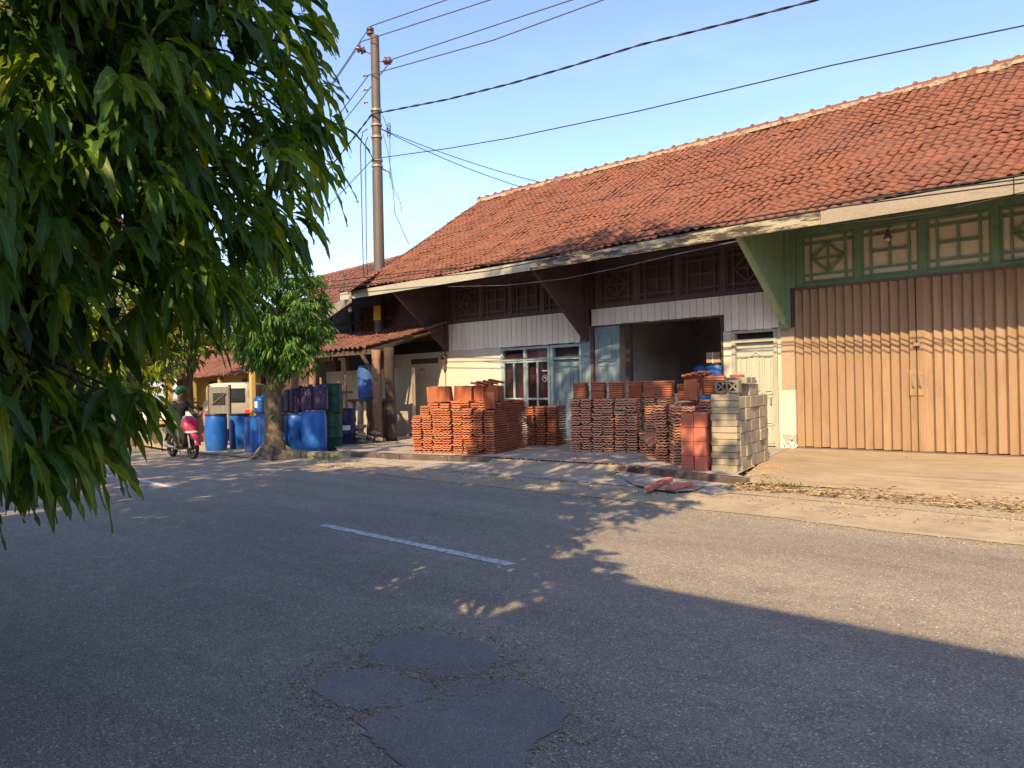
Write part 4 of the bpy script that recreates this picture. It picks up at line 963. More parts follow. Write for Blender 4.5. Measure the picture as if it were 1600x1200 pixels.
for c, b, n, tl, r0 in [(-.05, .95, 6, .1, 0), (.30, .55, 5, .16, .03), (.52, .50, 6, .2, -.03), (.80, .62, 5, .15, .1), (1.02, .58, 6, .2, .12), (1.26, .66, 5, .2, .1), (1.45, .7, 5, .25, .15), (1.62, .62, 4, .3, .1), (.95, 1.0, 6, .1, 0), (1.2, 1.05, 6, .15, .05), (1.45, 1.1, 6, .2, .1)]:
    p = f(c, b); bundle((p.x, p.y, .16+21.4*TP), aL+random.uniform(-.15, .15), n, tilt=tl, rot=r0)
p = f(1.72, .2); bundle((p.x, p.y, .16+18.3*TP), aL+.3, 4, tilt=.25)
for k in range(4): 
    p = f(1.30+.11*k, .62+.05*k)
    rest_new.cr = random.random(); add_tile(rest_new, Matrix.Translation((p.x, p.y, .16+23*TP+.30+.02*k)) @ Matrix.Rotation(aL+R(90)+.2*k, 4, 'Z') @ Matrix.Rotation(R(12), 4, 'X'))
p = f(1.48, -.16); column(p.x, p.y, aL+.5, 4)
# separate stack by the window
f2 = fr((-12.38, 13.25, 0), R(18))
for c in range(3):
    for b in range(2): p = f2(.11+c*.25, .17+.345*b); column(p.x, p.y, R(18), 17, jit=1.3, pitch=.053)
# right pile ------------------------------------------------------------
aR = R(20); f3 = fr((-10.50, 12.55, 0), aR); GR = 'roof tiles stacked before the open doorway'
wn = ['leftmost', 'second', 'third', 'fourth', 'fifth', 'sixth']
for c in range(6):
    p = f3(.11+c*.238, .17); column(p.x, p.y, aR+random.gauss(0, .03), 22, where=(wn[c]+' column before the open doorway'), group=GR, old=True, jit=1.7, lean=(random.gauss(0, .02), random.gauss(0, .02)))
    p = f3(.11+c*.238, .52); column(p.x, p.y, aR, 22, old=True)
for c in (6, 7):
    p = f3(.11+c*.238+.06, .55); column(p.x, p.y, aR, 22, old=True); p = f3(.11+c*.238+.06, .9); column(p.x, p.y, aR, 22, old=True)
p = f3(.11+6*.238+.03, .17); column(p.x, p.y, aR, 8, old=True)
for c, b in ((.14, .30), (.52, .32), (.91, .30), (1.22, .66), (1.56, .52)):
    p = f3(c+.02, b); column(p.x, p.y, aR+R(90), 8, z0=.16+22*TP, old=False, pitch=.042, sc=.84)
# middle columns, set forward
f4 = fr((-8.35, 12.28, 0), R(12))
P4 = [(-8.32, 12.32, 13, 0), (-8.07, 12.35, 18, 0), (-7.82, 11.95, 20, 0), (-7.55, 11.95, 20, 1), (-7.28, 11.62, 20, 2), (-7.02, 11.55, 20, 0), (-7.75, 12.35, 21, 0), (-7.5, 12.4, 21, 0), (-7.2, 12.05, 22, 0), (-6.95, 12.0, 22, 0)]
for i, (x, y, n, s_) in enumerate(P4):
    wh = {3: 'weathered column left of the red blocks', 4: 'weathered column touching the red blocks'}.get(i)
    column(x, y, aR-R(4), n, where=wh, group='weathered roof tiles beside the red blocks', old=True, jit=1.6, lean=(random.uniform(-.03, .03), random.uniform(-.02, .03)))
rest_old.cr = .3; add_tile(rest_old, Matrix.Translation((-8.12, 12.05, .55)) @ Matrix.Rotation(aR, 4, 'Z') @ Matrix.Rotation(R(55), 4, 'Y') @ Matrix.Rotation(R(85), 4, 'X'))
for (x, y, n, z) in ((-7.85, 12.0, 8, 1.24), (-7.2, 11.75, 7, 1.22), (-6.85, 12.0, 8, 1.3)): column(x, y, aR+R(90), n, z0=z, pitch=.04)
for (x, y, z, a, n) in ((-7.5, 12.5, 1.28, .35, 7), (-7.05, 12.45, 1.3, .3, 7), (-6.7, 12.5, 1.3, .3, 6), (-7.0, 11.5, 1.22, .4, 3)): bundle((x, y, z), a, n, tilt=.2)
for (x, y, n) in ((-6.62, 12.35, 29), (-6.6, 12.75, 28), (-6.75, 13.25, 22), (-6.95, 12.7, 25)): column(x, y, aR, n, old=(n == 22))
for k in range(4): rest_new.cr = random.random(); add_tile(rest_new, Matrix.Translation((-7.45+.05*k, 12.3+.02*k, 1.63+.012*k)) @ Matrix.Rotation(aR+R(90)+.3*k, 4, 'Z') @ Matrix.Rotation(R(10+4*k), 4, 'Y'))
o = MB(); o.v = rest_new.v; o.f = rest_new.f; o.r = rest_new.r; o.m = [0]*len(rest_new.f)
off = len(o.v); o.v = o.v+rest_old.v; o.f = o.f+[tuple(i+off for i in f_) for f_ in rest_old.f]; o.r = o.r+rest_old.r; o.m = o.m+[1]*len(rest_old.f)
tag(o.build('roof_tile_stacks', ['terra', 'terrold']), kind='stuff')
print('tiles', NT[0])
# ================================================================== concrete blocks
BW, BH = .40, .098
aB = R(14)
fb = fr((-6.28, 10.88, 0), aB)
def blockmesh(d, mat, holes=False):
    m = MB(); m.box((0, 0, 0), d)
    o = m.build('concrete_block', mat, local=True, bevel=.008); return o
protos = []
for k in range(4):
    m = MB(); m.cr = k/3; m.box((0, 0, 0), (BW-.012, .195, BH-.006)); o = m.build('concrete_block', 'block', local=True, bevel=.007); protos.append(o)
pend = []
for k in range(3):
    m = MB(); m.cr = k/2; m.box((0, 0, 0), (.195-.012, .30, .185)); o = m.build('concrete_block', 'block', local=True, bevel=.007); pend.append(o)
def cp(o, loc, rz):
    c = o.copy(); C.objects.link(c); c.location = loc; c.rotation_euler = (0, 0, rz); return c
ncourse = 12
for k in range(ncourse):
    p = fb(.20+random.gauss(0, .006), .10+random.gauss(0, .006))
    c = cp(random.choice(protos), (p.x, p.y, .15+BH*(k+.5)), aB+random.gauss(0, .012))
    kk = ncourse-k
    tag(c, 'grey concrete block, '+('topmost' if kk == 1 else ORD[kk]+' from the top')+' in the front column of the block stack', 'concrete block', 'concrete blocks in the grey stack')
hs = [6, 6, 7, 7, 6, 6]; deep = ['nearest', 'second', 'third', 'fourth', 'fifth', 'farthest']
for cidx in range(6):
    for k in range(hs[cidx]):
        p = fb(.24+random.gauss(0, .006), .36+cidx*.312)
        c = cp(random.choice(pend), (p.x+.07*(cidx > 1)*0, p.y, .15+.19*(k+.5)), aB+random.gauss(0, .012))
        c.scale = (1.85, 1, 1); kk = hs[cidx]-k
        tag(c, 'grey concrete block, '+('topmost' if kk == 1 else ORD[kk]+' from the top')+' in the '+deep[cidx]+' column of the sunlit block side', 'concrete block', 'concrete blocks in the grey stack')
for o in protos+pend: bpy.data.objects.remove(o)
# pierced vent block on top
p = fb(.20, .30); vb = thing('vent_block', (p.x, p.y, .15+BH*ncourse+.02), 'pale pierced vent block lying on top of the grey block stack', 'vent block', rz=aB)
m = MB(); w, h, d = .36, .19, .2
for x in (-w/2+.015, 0, w/2-.015): m.mm(x-.014, x+.014, -d/2, d/2, 0, h)
for z in (.014, h-.014): m.mm(-w/2, w/2, -d/2+.001, d/2-.001, z-.0139, z+.014)
for sx in (-1, 1):
    cx = sx*w/4
    m.bar((cx-.07, 0, .03), (cx+.07, 0, h-.03), d-.02, .026, up=(-.7, 0, .7)); m.bar((cx-.07, 0, h-.03), (cx+.07, 0, .03), d-.03, .026, up=(.7, 0, .7))
m.build('pierced_body', 'block', vb, local=True, bevel=.004)
for k, (a_, b_) in enumerate(((.24, .72), (.24, 1.04))):
    p = fb(a_, b_); mm_ = MB(); mm_.cr = k*.6; mm_.box((0, 0, 0), (.36, .28, .10)); o = mm_.build('concrete_block', 'block', local=True, bevel=.007); o.location = (p.x, p.y, .15+.19*7+.055 if k else .15+.19*7+.055-.0); o.rotation_euler.z = aB
    tag(o, ('nearer' if k == 0 else 'farther')+' single grey block lying loose on top of the stack', 'concrete block', 'concrete blocks in the grey stack')
# red paving blocks
fr_ = fr((-6.72, 10.72, 0), aB)
for cc in range(2):
    for k in range(4):
        p = fr_(.10+cc*.20, .14); m = MB(); m.cr = random.random(); m.box((0, 0, 0), (.196, .26, .219)); o = m.build('paving_block', 'redblock', local=True, bevel=.006)
        o.location = (p.x+random.gauss(0, .004), p.y+random.gauss(0, .006), .155+.222*(k+.5)); o.rotation_euler.z = aB+random.gauss(0, .012); kk = 4-k
        tag(o, 'red paving block, '+('topmost' if kk == 1 else ORD[kk]+' from the top')+' in the '+('left' if cc == 0 else 'right')+' red column', 'paving block', 'red blocks beside the grey stack')
# red planks by the drain
for i, (a, b) in enumerate((((1012, 764), (1046, 748)), ((1045, 763), (1078, 756)))):
    A_, B_ = pt(*a, Z=.09), pt(*b, Z=.09); m = MB(); m.bar(A_, B_, .11, .05); tag(m.build('red_plank', 'redblock', loc=A_, bevel=.005), ('left' if i == 0 else 'right')+' of two red painted planks lying over the drain', 'plank', 'red planks on the drain')
# ================================================================== weeds, litter, grit
def grass(name, n, fn, hmin, hmax, w=.012, mat='grass'):
    b = np.array([fn() for _ in range(n)]); d = RNG.normal(0, .45, (n, 3)); d[:, 2] = 1
    d /= np.linalg.norm(d, axis=1, keepdims=True)
    V, Fq, q = leaf_arrays(b, d, RNG.uniform(hmin, hmax, n), np.full(n, w), nst=4, droop=1.0)
    o = npmesh(name, mat, V, Fq, np.repeat(RNG.uniform(0, 1, n), q)); o['kind'] = 'stuff'; return o
cen = [pt(x, y, Z=.06) for x, y in [(1145, 742), (1160, 748), (1178, 750), (1190, 745), (1205, 752), (1100, 739), (1130, 741), (1170, 741), (1220, 760), (985, 745), (1060, 762), (1010, 772)]]
def wf():
    c = random.choice(cen[:9] if random.random() < .85 else cen); return (c.x+random.gauss(0, .16), c.y+random.gauss(0, .10), .05)
grass('weeds', 1100, wf, .03, .11)
def wf2():
    return (random.uniform(-16.0, -14.4), 9.5+random.gauss(0, .1), .05)
grass('weeds', 300, wf2, .03, .10)
mb = MB()
for i in range(1700):
    x = random.uniform(-5.6, 3); y = 9.85+abs(random.gauss(0, .42))+(random.uniform(0, 4.5) if random.random() < .07 else 0)
    s_ = random.uniform(.02, .06); a = random.uniform(0, 6.28); z = .058+max(0, y-10.9)*.021+random.uniform(0, .02); mb.cr = random.random()
    c_, n_ = math.cos(a)*s_, math.sin(a)*s_; k = random.uniform(.25, .5)
    mb.add([(x-c_, y-n_, z), (x+n_*k, y-c_*k, z+random.uniform(0, .02)), (x+c_, y+n_, z), (x-n_*k, y+c_*k, z+random.uniform(0, .02))], [(0, 1, 2, 3)])
tag(mb.build('dry_leaf_litter', 'litter'), kind='stuff')
mb = MB()
for i in range(1400):
    u = random.random(); x = random.uniform(-15, 3); y = random.gauss(9.3, .55) if random.random() < .75 else random.uniform(8.3, 10.2)
    if y < 8.6: continue
    s_ = random.uniform(.006, .022); mb.box((x, y, .032+s_*.3), (s_*1.3, s_, s_*.8), random.uniform(0, 3))
for i in range(1500):
    x = random.uniform(-15, 4); y = (8.24 if x > -5 else 8.24+(-5-x)*.05)-abs(random.gauss(0, .22)); s_ = random.uniform(.004, .014); mb.box((x, y, .004+s_*.2), (s_*1.3, s_, s_*.7), random.uniform(0, 3))
for P_ in PATCHES:
    q = [pt(x, y, Z=0) for x, y in P_]; c_ = sum(q, Vector())/len(q)
    for i in range(420):
        k = random.randrange(len(q)); e = q[k].lerp(q[(k+1) % len(q)], random.random()); e = e+(e-c_).normalized()*abs(random.gauss(.02, .13)); s_ = random.uniform(.003, .010)
        mb.box((e.x, e.y, .003+s_*.2), (s_*1.3, s_, s_*.7), random.uniform(0, 3))
for i in range(900):
    x = random.uniform(-9, 4); y = random.uniform(1.2, 8.2); s_ = random.uniform(.003, .009); mb.box((x, y, .001+s_*.2), (s_*1.4, s_, s_*.6), random.uniform(0, 3))
tag(mb.build('grit', 'gravel'), kind='stuff')
mb = MB()
for i in range(500):
    x = random.uniform(-10.6, -5.4); y = random.uniform(10.6, 12.4); s_ = random.uniform(.006, .02) if random.random() < .9 else random.uniform(.02, .045); mb.cr = random.random()
    mb.box((x, y, .152+s_*.3), (s_*1.5, s_, s_*.7), random.uniform(0, 3))
tag(mb.build('tile_crumbs', 'terrold'), kind='stuff')
# ================================================================== scooter and rider
def loft(m, secs, seg=14, power=2.4):
    """rings in the local YZ plane at x; secs = (x, z, ry, rz)"""
    vs = []
    for x, z, ry, rz in secs:
        for k in range(seg):
            a = 2*math.pi*k/seg; c, s_ = math.cos(a), math.sin(a)
            vs.append((x, ry*math.copysign(abs(c)**(2/power), c), z+rz*math.copysign(abs(s_)**(2/power), s_)))
    n = len(secs)
    fs = [(i*seg+k, i*seg+(k+1) % seg, (i+1)*seg+(k+1) % seg, (i+1)*seg+k) for i in range(n-1) for k in range(seg)]
    fs += [tuple(range(seg))[::-1], tuple(range((n-1)*seg, n*seg))]
    return m.add(vs, fs)
mo = thing('motor_scooter', (-18.55, 8.02, 0), 'red and black motor scooter coming along the road with a rider', 'scooter', rz=R(-1)); mo.scale = (.93,)*3
def mp(m, name, mat, par=None, **k): return m.build(name, mat, par or mo, local=True, **k)
def wheel(x, r=.285):
    m = MB(); pr = [(r*.74, -.035), (r*.9, -.05), (r*.98, -.035), (r, 0), (r*.98, .035), (r*.9, .05), (r*.74, .035)]
    m.lathe(pr, (0, 0, 0), 28, 'Y'); w_ = MB(); 
    t = MB(); t.lathe(pr+[(r*.72, .03), (r*.72, -.03), (r*.74, -.035)], (x, 0, r), 28, 'Y'); t.f = t.f[:-2]; t.r = t.r[:-2]; t.m = t.m[:-2]
    o = mp(t, 'wheel', 'rubber', smooth='auto')
    q = MB(); q.lathe([(r*.72, -.03), (r*.75, -.032), (r*.75, .032), (r*.72, .03), (r*.66, .02), (r*.66, -.02), (r*.72, -.03)], (x, 0, r), 28, 'Y'); q.f = q.f[:-2]; q.r = q.r[:-2]; q.m = q.m[:-2]
    q.lathe([(.05, -.05), (.05, .05)], (x, 0, r), 12, 'Y')
    for k in range(5): a = k*2*math.pi/5; q.bar((x, 0, r), (x+r*.7*math.cos(a), 0, r+r*.7*math.sin(a)), .03, .03, up=(0, 1, 0))
    mp(q, 'rim', 'black', o); return o
wheel(.62); wheel(-.62)
m = MB()
for y in (-.075, .075): m.tube([(.62, y, .285), (.56, y, .5), (.46, y, .82)], .022, 8)
m.tube([(.62, -.09, .285), (.62, .09, .285)], .018, 8); mp(m, 'fork', 'steel')
m = MB(); rr = .33; n = 12; vs = []
for i in range(n+1):
    a = R(10+150*i/n)
    for y, q in ((-.075, .95), (-.05, 1.04), (0, 1.07), (.05, 1.04), (.075, .95)): vs.append((.62+rr*q*math.cos(a), y, .285+rr*q*math.sin(a)))
m.add(vs, [(i*5+k, i*5+k+1, (i+1)*5+k+1, (i+1)*5+k) for i in range(n) for k in range(4)]); mp(m, 'front_fender', 'bikered', smooth=True)
m = MB(); loft(m, [(.66, .70, .05, .05), (.64, .72, .11, .10), (.58, .76, .18, .17), (.50, .80, .215, .22), (.42, .82, .20, .24), (.36, .82, .15, .22)]); mp(m, 'front_cowl', 'bikered', smooth=True)
m = MB(); loft(m, [(.675, .66, .03, .02), (.66, .66, .10, .035), (.60, .67, .16, .05), (.54, .67, .17, .05)]); mp(m, 'headlight', 'lens', smooth=True)
m = MB(); loft(m, [(.46, .50, .13, .10), (.42, .56, .19, .26), (.36, .56, .19, .28), (.30, .50, .17, .2)]); mp(m, 'leg_shield', 'black', smooth=True)
m = MB(); loft(m, [(.44, 1.0, .06, .04), (.42, 1.0, .13, .06), (.34, 1.01, .15, .06), (.28, 1.0, .08, .04)]); mp(m, 'dash_cover', 'lens', smooth=True)
m = MB(); m.tube([(.30, -.36, 1.03), (.36, -.2, 1.02), (.38, 0, 1.0), (.36, .2, 1.02), (.30, .36, 1.03)], .016, 8); m.tube([(.29, -.37, 1.03), (.33, -.26, 1.025)], .022, 8); m.tube([(.29, .37, 1.03), (.33, .26, 1.025)], .022, 8); h_ = mp(m, 'handlebar', 'black', smooth=True)
for y in (-1, 1):
    m = MB(); m.tube([(.36, .2*y, 1.02), (.38, .27*y, 1.14), (.36, .32*y, 1.2)], .008, 6); m.lathe([(.02, -.012), (.055, -.006), (.055, .006), (.02, .014)], (.35, .33*y, 1.22), 14, 'X'); mp(m, 'mirror', 'black', smooth='auto')
m = MB(); m.box((.15, 0, .30), (.42, .28, .07)); mp(m, 'footboard', 'black', bevel=.02)
m = MB(); loft(m, [(.02, .50, .12, .18), (-.1, .56, .15, .19), (-.4, .62, .16, .15), (-.7, .70, .13, .10), (-.88, .76, .06, .04)]); mp(m, 'rear_body', 'black', smooth=True)
m = MB(); loft(m, [(.04, .74, .08, .03), (-.05, .77, .13, .055), (-.35, .79, .14, .06), (-.62, .84, .12, .05), (-.72, .85, .06, .03)]); mp(m, 'seat', 'rubber', smooth=True)
m = MB(); m.tube([(-.05, -.13, .27), (-.35, -.17, .28), (-.42, -.19, .3), (-.86, -.21, .42)], [.025, .03, .055, .06], 12); mp(m, 'exhaust', 'steel', smooth='auto')
m = MB(); m.box((-.35, .12, .30), (.5, .10, .16), ry=R(-6)); m.box((-.1, 0, .28), (.35, .2, .15)); mp(m, 'engine_case', 'steel', bevel=.03)
m = MB(); m.box((-.86, 0, .72), (.05, .18, .08)); mp(m, 'tail_light', 'bikered', bevel=.01)
m = MB(); m.bar((-.7, 0, .66), (-.95, 0, .40), .16, .012); mp(m, 'rear_fender', 'black')

def skin(name, V, Ed, rad, mat, parent, sub=2, root=0):
    me = bpy.data.meshes.new(name); me.from_pydata(V, Ed, []); o = bpy.data.objects.new(name, me); C.objects.link(o)
    s_ = o.modifiers.new('skin', 'SKIN'); 
    if not me.skin_vertices: me.skin_vertices.new(name='')
    for i, r_ in enumerate(rad):
        rr = r_ if isinstance(r_, tuple) else (r_, r_); me.skin_vertices[0].data[i].radius = rr; me.skin_vertices[0].data[i].use_root = (i == root)
    b = o.modifiers.new('sub', 'SUBSURF'); b.levels = sub; b.render_levels = sub
    dg = bpy.context.evaluated_depsgraph_get(); nm = bpy.data.meshes.new_from_object(o.evaluated_get(dg)); bpy.data.objects.remove(o)
    nm.name = name; nm.materials.clear(); nm.materials.append(M[mat]); nm.polygons.foreach_set('use_smooth', np.ones(len(nm.polygons), dtype=bool))
    o = bpy.data.objects.new(name, nm); C.objects.link(o); o.parent = parent; return o
pe = thing('person', tuple(mo.location), 'rider in dark jacket and khaki trousers sitting on the red scooter', 'person', rz=R(-1)); pe.scale = (.93,)*3
V = [(-.22, 0, .90), (-.2, 0, 1.06), (-.16, 0, 1.24), (-.12, 0, 1.38), (-.09, 0, 1.46), (-.05, 0, 1.56), (-.03, 0, 1.64)]
rad = [(.15, .12), (.14, .11), (.16, .12), (.12, .1), (.055, .055), (.075, .09), (.07, .085)]
Ed = [(i, i+1) for i in range(6)]
def limb(a, pts, rs):
    p = a
    for q, r_ in zip(pts, rs): V.append(q); rad.append(r_); Ed.append((p, len(V)-1)); p = len(V)-1
    return p
hands = []
for s_ in (-1, 1):
    limb(0, [(-.16, .11*s_, .88), (.08, .15*s_, .86), (.24, .16*s_, .82), (.22, .155*s_, .58), (.16, .15*s_, .37), (.26, .16*s_, .34)], [.09, .08, .065, .055, .038, .04])
    w_ = limb(3, [(-.12, .18*s_, 1.36), (-.08, .27*s_, 1.18), (-.02, .31*s_, 1.08), (.12, .315*s_, 1.07), (.26, .31*s_, 1.055)], [.065, .05, .042, .036, .028])
    hands.append((w_, s_))
for w_, s_ in hands:
    pm = limb(w_, [(.30, .315*s_, 1.06)], [.03])
    for k in range(4):
        y = s_*(.285+.018*k); limb(pm, [(.335, y, 1.055), (.345, y, 1.03), (.325, y, 1.015)], [.0095, .009, .008])
    limb(w_, [(.29, .28*s_, 1.045), (.315, .268*s_, 1.03)], [.011, .009])
body = skin('body', V, Ed, rad, 'skin', pe)
tag(body)
Vj, Ej, Rj = V[:5], [(0, 1), (1, 2), (2, 3), (3, 4)], [(.165, .135), (.165, .13), (.18, .14), (.14, .115), (.075, .075)]
V2 = list(Vj); E2 = list(Ej); R2 = list(Rj)
for s_ in (-1, 1):
    p = 3
    for q, r_ in zip([(-.12, .18*s_, 1.36), (-.08, .27*s_, 1.18), (-.02, .31*s_, 1.08), (.12, .315*s_, 1.07), (.235, .31*s_, 1.06)], [.08, .066, .06, .052, .045]): V2.append(q); E2.append((p, len(V2)-1)); R2.append(r_); p = len(V2)-1
jk = skin('jacket', V2, E2, R2, 'jacket', pe)
m = MB(); m.box((-.10, -.345, 1.2), (.09, .012, .05)); m.build('sleeve_patch', 'label', jk, local=True)
V2 = [(-.22, 0, .92), (-.21, 0, .99)]; E2 = [(0, 1)]; R2 = [(.17, .12), (.165, .13)]
for s_ in (-1, 1):
    p = 0
    for q, r_ in zip([(-.16, .11*s_, .89), (.08, .15*s_, .87), (.25, .16*s_, .82), (.225, .155*s_, .60), (.2, .15*s_, .50)], [.105, .098, .085, .075, .072]): V2.append(q); E2.append((p, len(V2)-1)); R2.append(r_); p = len(V2)-1
skin('trousers', V2, E2, R2, 'khaki', pe)
m = MB(); loft(m, [(-.19, 1.66, .03, .04), (-.17, 1.67, .10, .10), (-.08, 1.69, .135, .135), (.01, 1.70, .13, .12), (.06, 1.72, .09, .07), (.075, 1.73, .03, .03)], 18, 2); m.build('helmet', 'helmet', pe, local=True, smooth=True)
m = MB(); loft(m, [(.03, 1.60, .02, .03), (.035, 1.60, .06, .05), (.06, 1.59, .025, .03), (.075, 1.585, .012, .015)], 12, 2)
m.build('face', 'skin', pe, local=True, smooth=True)
m = MB()
for y in (-.03, .03): m.box((.062, y, 1.625), (.01, .028, .014))
m.box((.058, 0, 1.555), (.01, .045, .01)); m.build('face_features', 'black', pe, local=True)
m = MB()
for s_ in (-1, 1): loft_ = [(.10, .345, .035, .035), (.2, .345, .05, .045), (.32, .335, .045, .03), (.36, .33, .02, .02)]; k0 = len(m.v); loft(m, loft_, 10); m.v[k0:] = [(a, b+.16*s_, c) for a, b, c in m.v[k0:]]
m.build('shoes', 'wooddark', pe, local=True, smooth=True)

# ================================================================== trees
def inside(poly, x, y):
    r_ = np.zeros(len(x), dtype=bool); n = len(poly); j = n-1
    for i in range(n):
        xi, yi = poly[i]; xj, yj = poly[j]
        c = ((yi > y) != (yj > y)) & (x < (xj-xi)*(y-yi)/(yj-yi+1e-9)+xi); r_ ^= c; j = i
    return r_
def ell(c, r_, n, hollow=0):
    p = RNG.normal(0, 1, (n, 3)); p /= np.linalg.norm(p, axis=1, keepdims=True); rad = RNG.uniform(hollow**3, 1, n)**(1/3.)
    return np.array(c)+p*rad[:, None]*np.array(r_), p
def limbs(m, root, tips, r0, seg=6, nmid=4):
    """tapered limbs from points on the trunk axis to the given tips"""
    for a, b in zip(root, tips):
        a, b = Vector(a), Vector(b); L = (b-a).length; pts = []
        for i in range(nmid+1):
            t_ = i/nmid; p = a.lerp(b, t_)+Vector((0, 0, math.sin(t_*math.pi)*L*.12))
            if 0 < i < nmid: p += Vector((random.gauss(0, 1), random.gauss(0, 1), random.gauss(0, 1)))*L*.03
            pts.append(p)
        m.tube(pts, [r0*(1-.85*i/nmid) for i in range(nmid+1)], seg, caps=False)
# the big tree over the camera's left --------------------------------
big = thing('broadleaf_tree', (-4.95, .15, 0), 'large tree with long drooping wavy leaves hanging over the near roadside', 'tree')
TX, TY = -4.95, .15
m = MB(); m.tube([(TX, TY, -.05), (TX, TY, .25), (TX+.05, TY+.03, 1.5), (TX+.1, TY+.1, 3.2), (TX+.2, TY+.15, 5.5), (TX+.35, TY+.3, 8.5), (TX+.5, TY+.4, 12), (TX+.6, TY+.5, 15.5)], [.48, .34, .28, .26, .23, .18, .11, .04], 14)
m.build('trunk', 'bark', big, smooth=True)
POLY = [(-2500, -4000), (540, -4000), (548, 0), (550, 40), (583, 110), (580, 165), (548, 215), (556, 300), (505, 335), (495, 400), (455, 445), (425, 470), (395, 495), (350, 530), (300, 565), (250, 600), (232, 650), (225, 700), (215, 735), (205, 745), (170, 772), (130, 772), (110, 778), (75, 812), (20, 836), (-2500, 900)]
def shape_ok(p, drop):
    x, y, dd = pix(p); s_ = FPX/np.maximum(dd, .3); ok = (inside(POLY, x, y+drop*s_) & inside(POLY, x+.235*s_, y+drop*.4*s_)) | (dd < .2) | (x < -60)
    return ok & (np.linalg.norm(p-np.array(CAMP), axis=1) > 2.05)
E1c, E1r = (-4.67, .85, 3.45), (2.1, 2.1, 2.75)
c1, o1 = ell(E1c, E1r, 3700, .5); k = shape_ok(c1, .22); c1, o1 = c1[k], o1[k]
xx, yy, dd = pix(c1); k = ~(((dd < .3) | (xx < -90)) & (c1[:, 2] < 5.2) & (c1[:, 0]+.466*c1[:, 1] > -3.4) & (RNG.uniform(0, 1, len(xx)) < .9)); c1, o1 = c1[k], o1[k]
xx, yy, dd = pix(c1); k = ~((dd > .2) & (((xx > 110) & (yy > 400)) | (xx > 320)) & (RNG.uniform(0, 1, len(xx)) < .70)); c1, o1 = c1[k], o1[k]
out1 = o1*np.array([.8, .8, .2])
print('outer clusters', len(c1))
prts = [clusters(c1, 6, .28, .042, out=out1*.9, nst=10, droop=2.5, wavy=.20, spread=.75)]
# trailing sprays that reach below and beside the crown
spr = []
for (x, y, D) in [(40, 640, 3.0), (20, 700, 2.8), (90, 640, 3.0), (120, 650, 3.1), (150, 620, 3.2), (185, 620, 3.2), (180, 575, 3.2), (60, 690, 2.9), (285, 430, 3.6), (225, 470, 3.4), (325, 450, 3.8), (395, 320, 4.0), (428, 205, 4.1), (452, 62, 4.2), (458, 35, 4.3), (405, 335, 4.1), (435, 218, 4.0), (10, 620, 2.8), (438, 85, 4.0), (355, 360, 3.7), (365, 350, 3.8), (295, 430, 3.5), (425, 325, 4.0), (440, 330, 4.1), (395, 375, 3.9), (450, 190, 4.1), (330, 470, 3.7), (140, 690, 3.1)]:
    for q in range(2): spr.append(np.array(pt(x, y, D=D))+RNG.normal(0, .06, 3))
spr = np.array(spr); osp = (spr-np.array(E1c)); osp /= np.linalg.norm(osp, axis=1, keepdims=True)
prts.append(clusters(spr, 7, .29, .04, out=osp*np.array([.9, .9, .2]), nst=11, droop=2.4, wavy=.13, spread=.6))
V_, F_, r_ = merge(prts)
npmesh('foliage', 'leafnear', V_, F_, r_, big)
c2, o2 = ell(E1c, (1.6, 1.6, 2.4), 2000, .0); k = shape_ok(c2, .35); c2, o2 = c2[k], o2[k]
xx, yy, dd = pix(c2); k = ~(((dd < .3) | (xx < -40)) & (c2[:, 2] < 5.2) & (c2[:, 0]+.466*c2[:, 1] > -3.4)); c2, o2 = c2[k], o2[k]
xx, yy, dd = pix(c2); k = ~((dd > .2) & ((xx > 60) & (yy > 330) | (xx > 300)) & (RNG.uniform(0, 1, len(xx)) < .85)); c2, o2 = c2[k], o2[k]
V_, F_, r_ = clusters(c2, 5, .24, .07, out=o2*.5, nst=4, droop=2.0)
npmesh('inner_foliage', 'leafshade', V_, F_, r_, big)
CR = [((-4.1, .6, 8.6), (2.75, 2.8, 4.8), 1000), ((-7.7, -.1, 5.0), (2.5, 1.95, 2.7), 900), ((-6.3, -.6, 6.6), (1.8, 1.4, 2.0), 300), ((-5.2, .6, 13.6), (3.3, 2.7, 2.9), 600), ((-1.85, -.5, 4.6), (.5, .5, .5), 50), ((-4.9, -.7, 4.3), (1.5, .7, 1.1), 260), ((-7.4, 1.3, 4.6), (1.5, 1.3, 1.6), 260)]
ps = []
allc = []
for c, rr_, n in CR:
    c3, o3 = ell(c, rr_, n, .35); x, y, dd = pix(c3); k = ~((dd > .2) & (x > -120) & (x < 1720) & (y > -90)); c3, o3 = c3[k], o3[k]; allc.append(c3)
    ps.append(clusters(c3, 7, .36, .105, out=o3*.6, nst=4, droop=1.6))
V_, F_, r_ = merge(ps); npmesh('unseen_foliage', 'leafnear', V_, F_, r_, big)
m = MB(); tips = [c1[i] for i in RNG.choice(len(c1), 60, False)]+[p for i, p in enumerate(spr) if i % 2 == 0]; roots = [(TX+.1, TY+.1, min(max(t_[2]+random.uniform(-.3, .6), 1.9), 6)) for t_ in tips]
limbs(m, roots, tips, .028, 6, 6)
for k in range(14):
    a = random.uniform(0, 6.28); limbs(m, [(TX+.1, TY+.1, 2.2+k*.25)], [(E1c[0]+1.5*math.cos(a), E1c[1]+1.5*math.sin(a), 3+k*.22)], .06, 8, 5)
ac = np.concatenate(allc)
for i in RNG.choice(len(ac), 45, False): limbs(m, [(TX+.3, TY+.25, max(4.0, ac[i][2]*.75))], [ac[i]], .07, 6, 5)
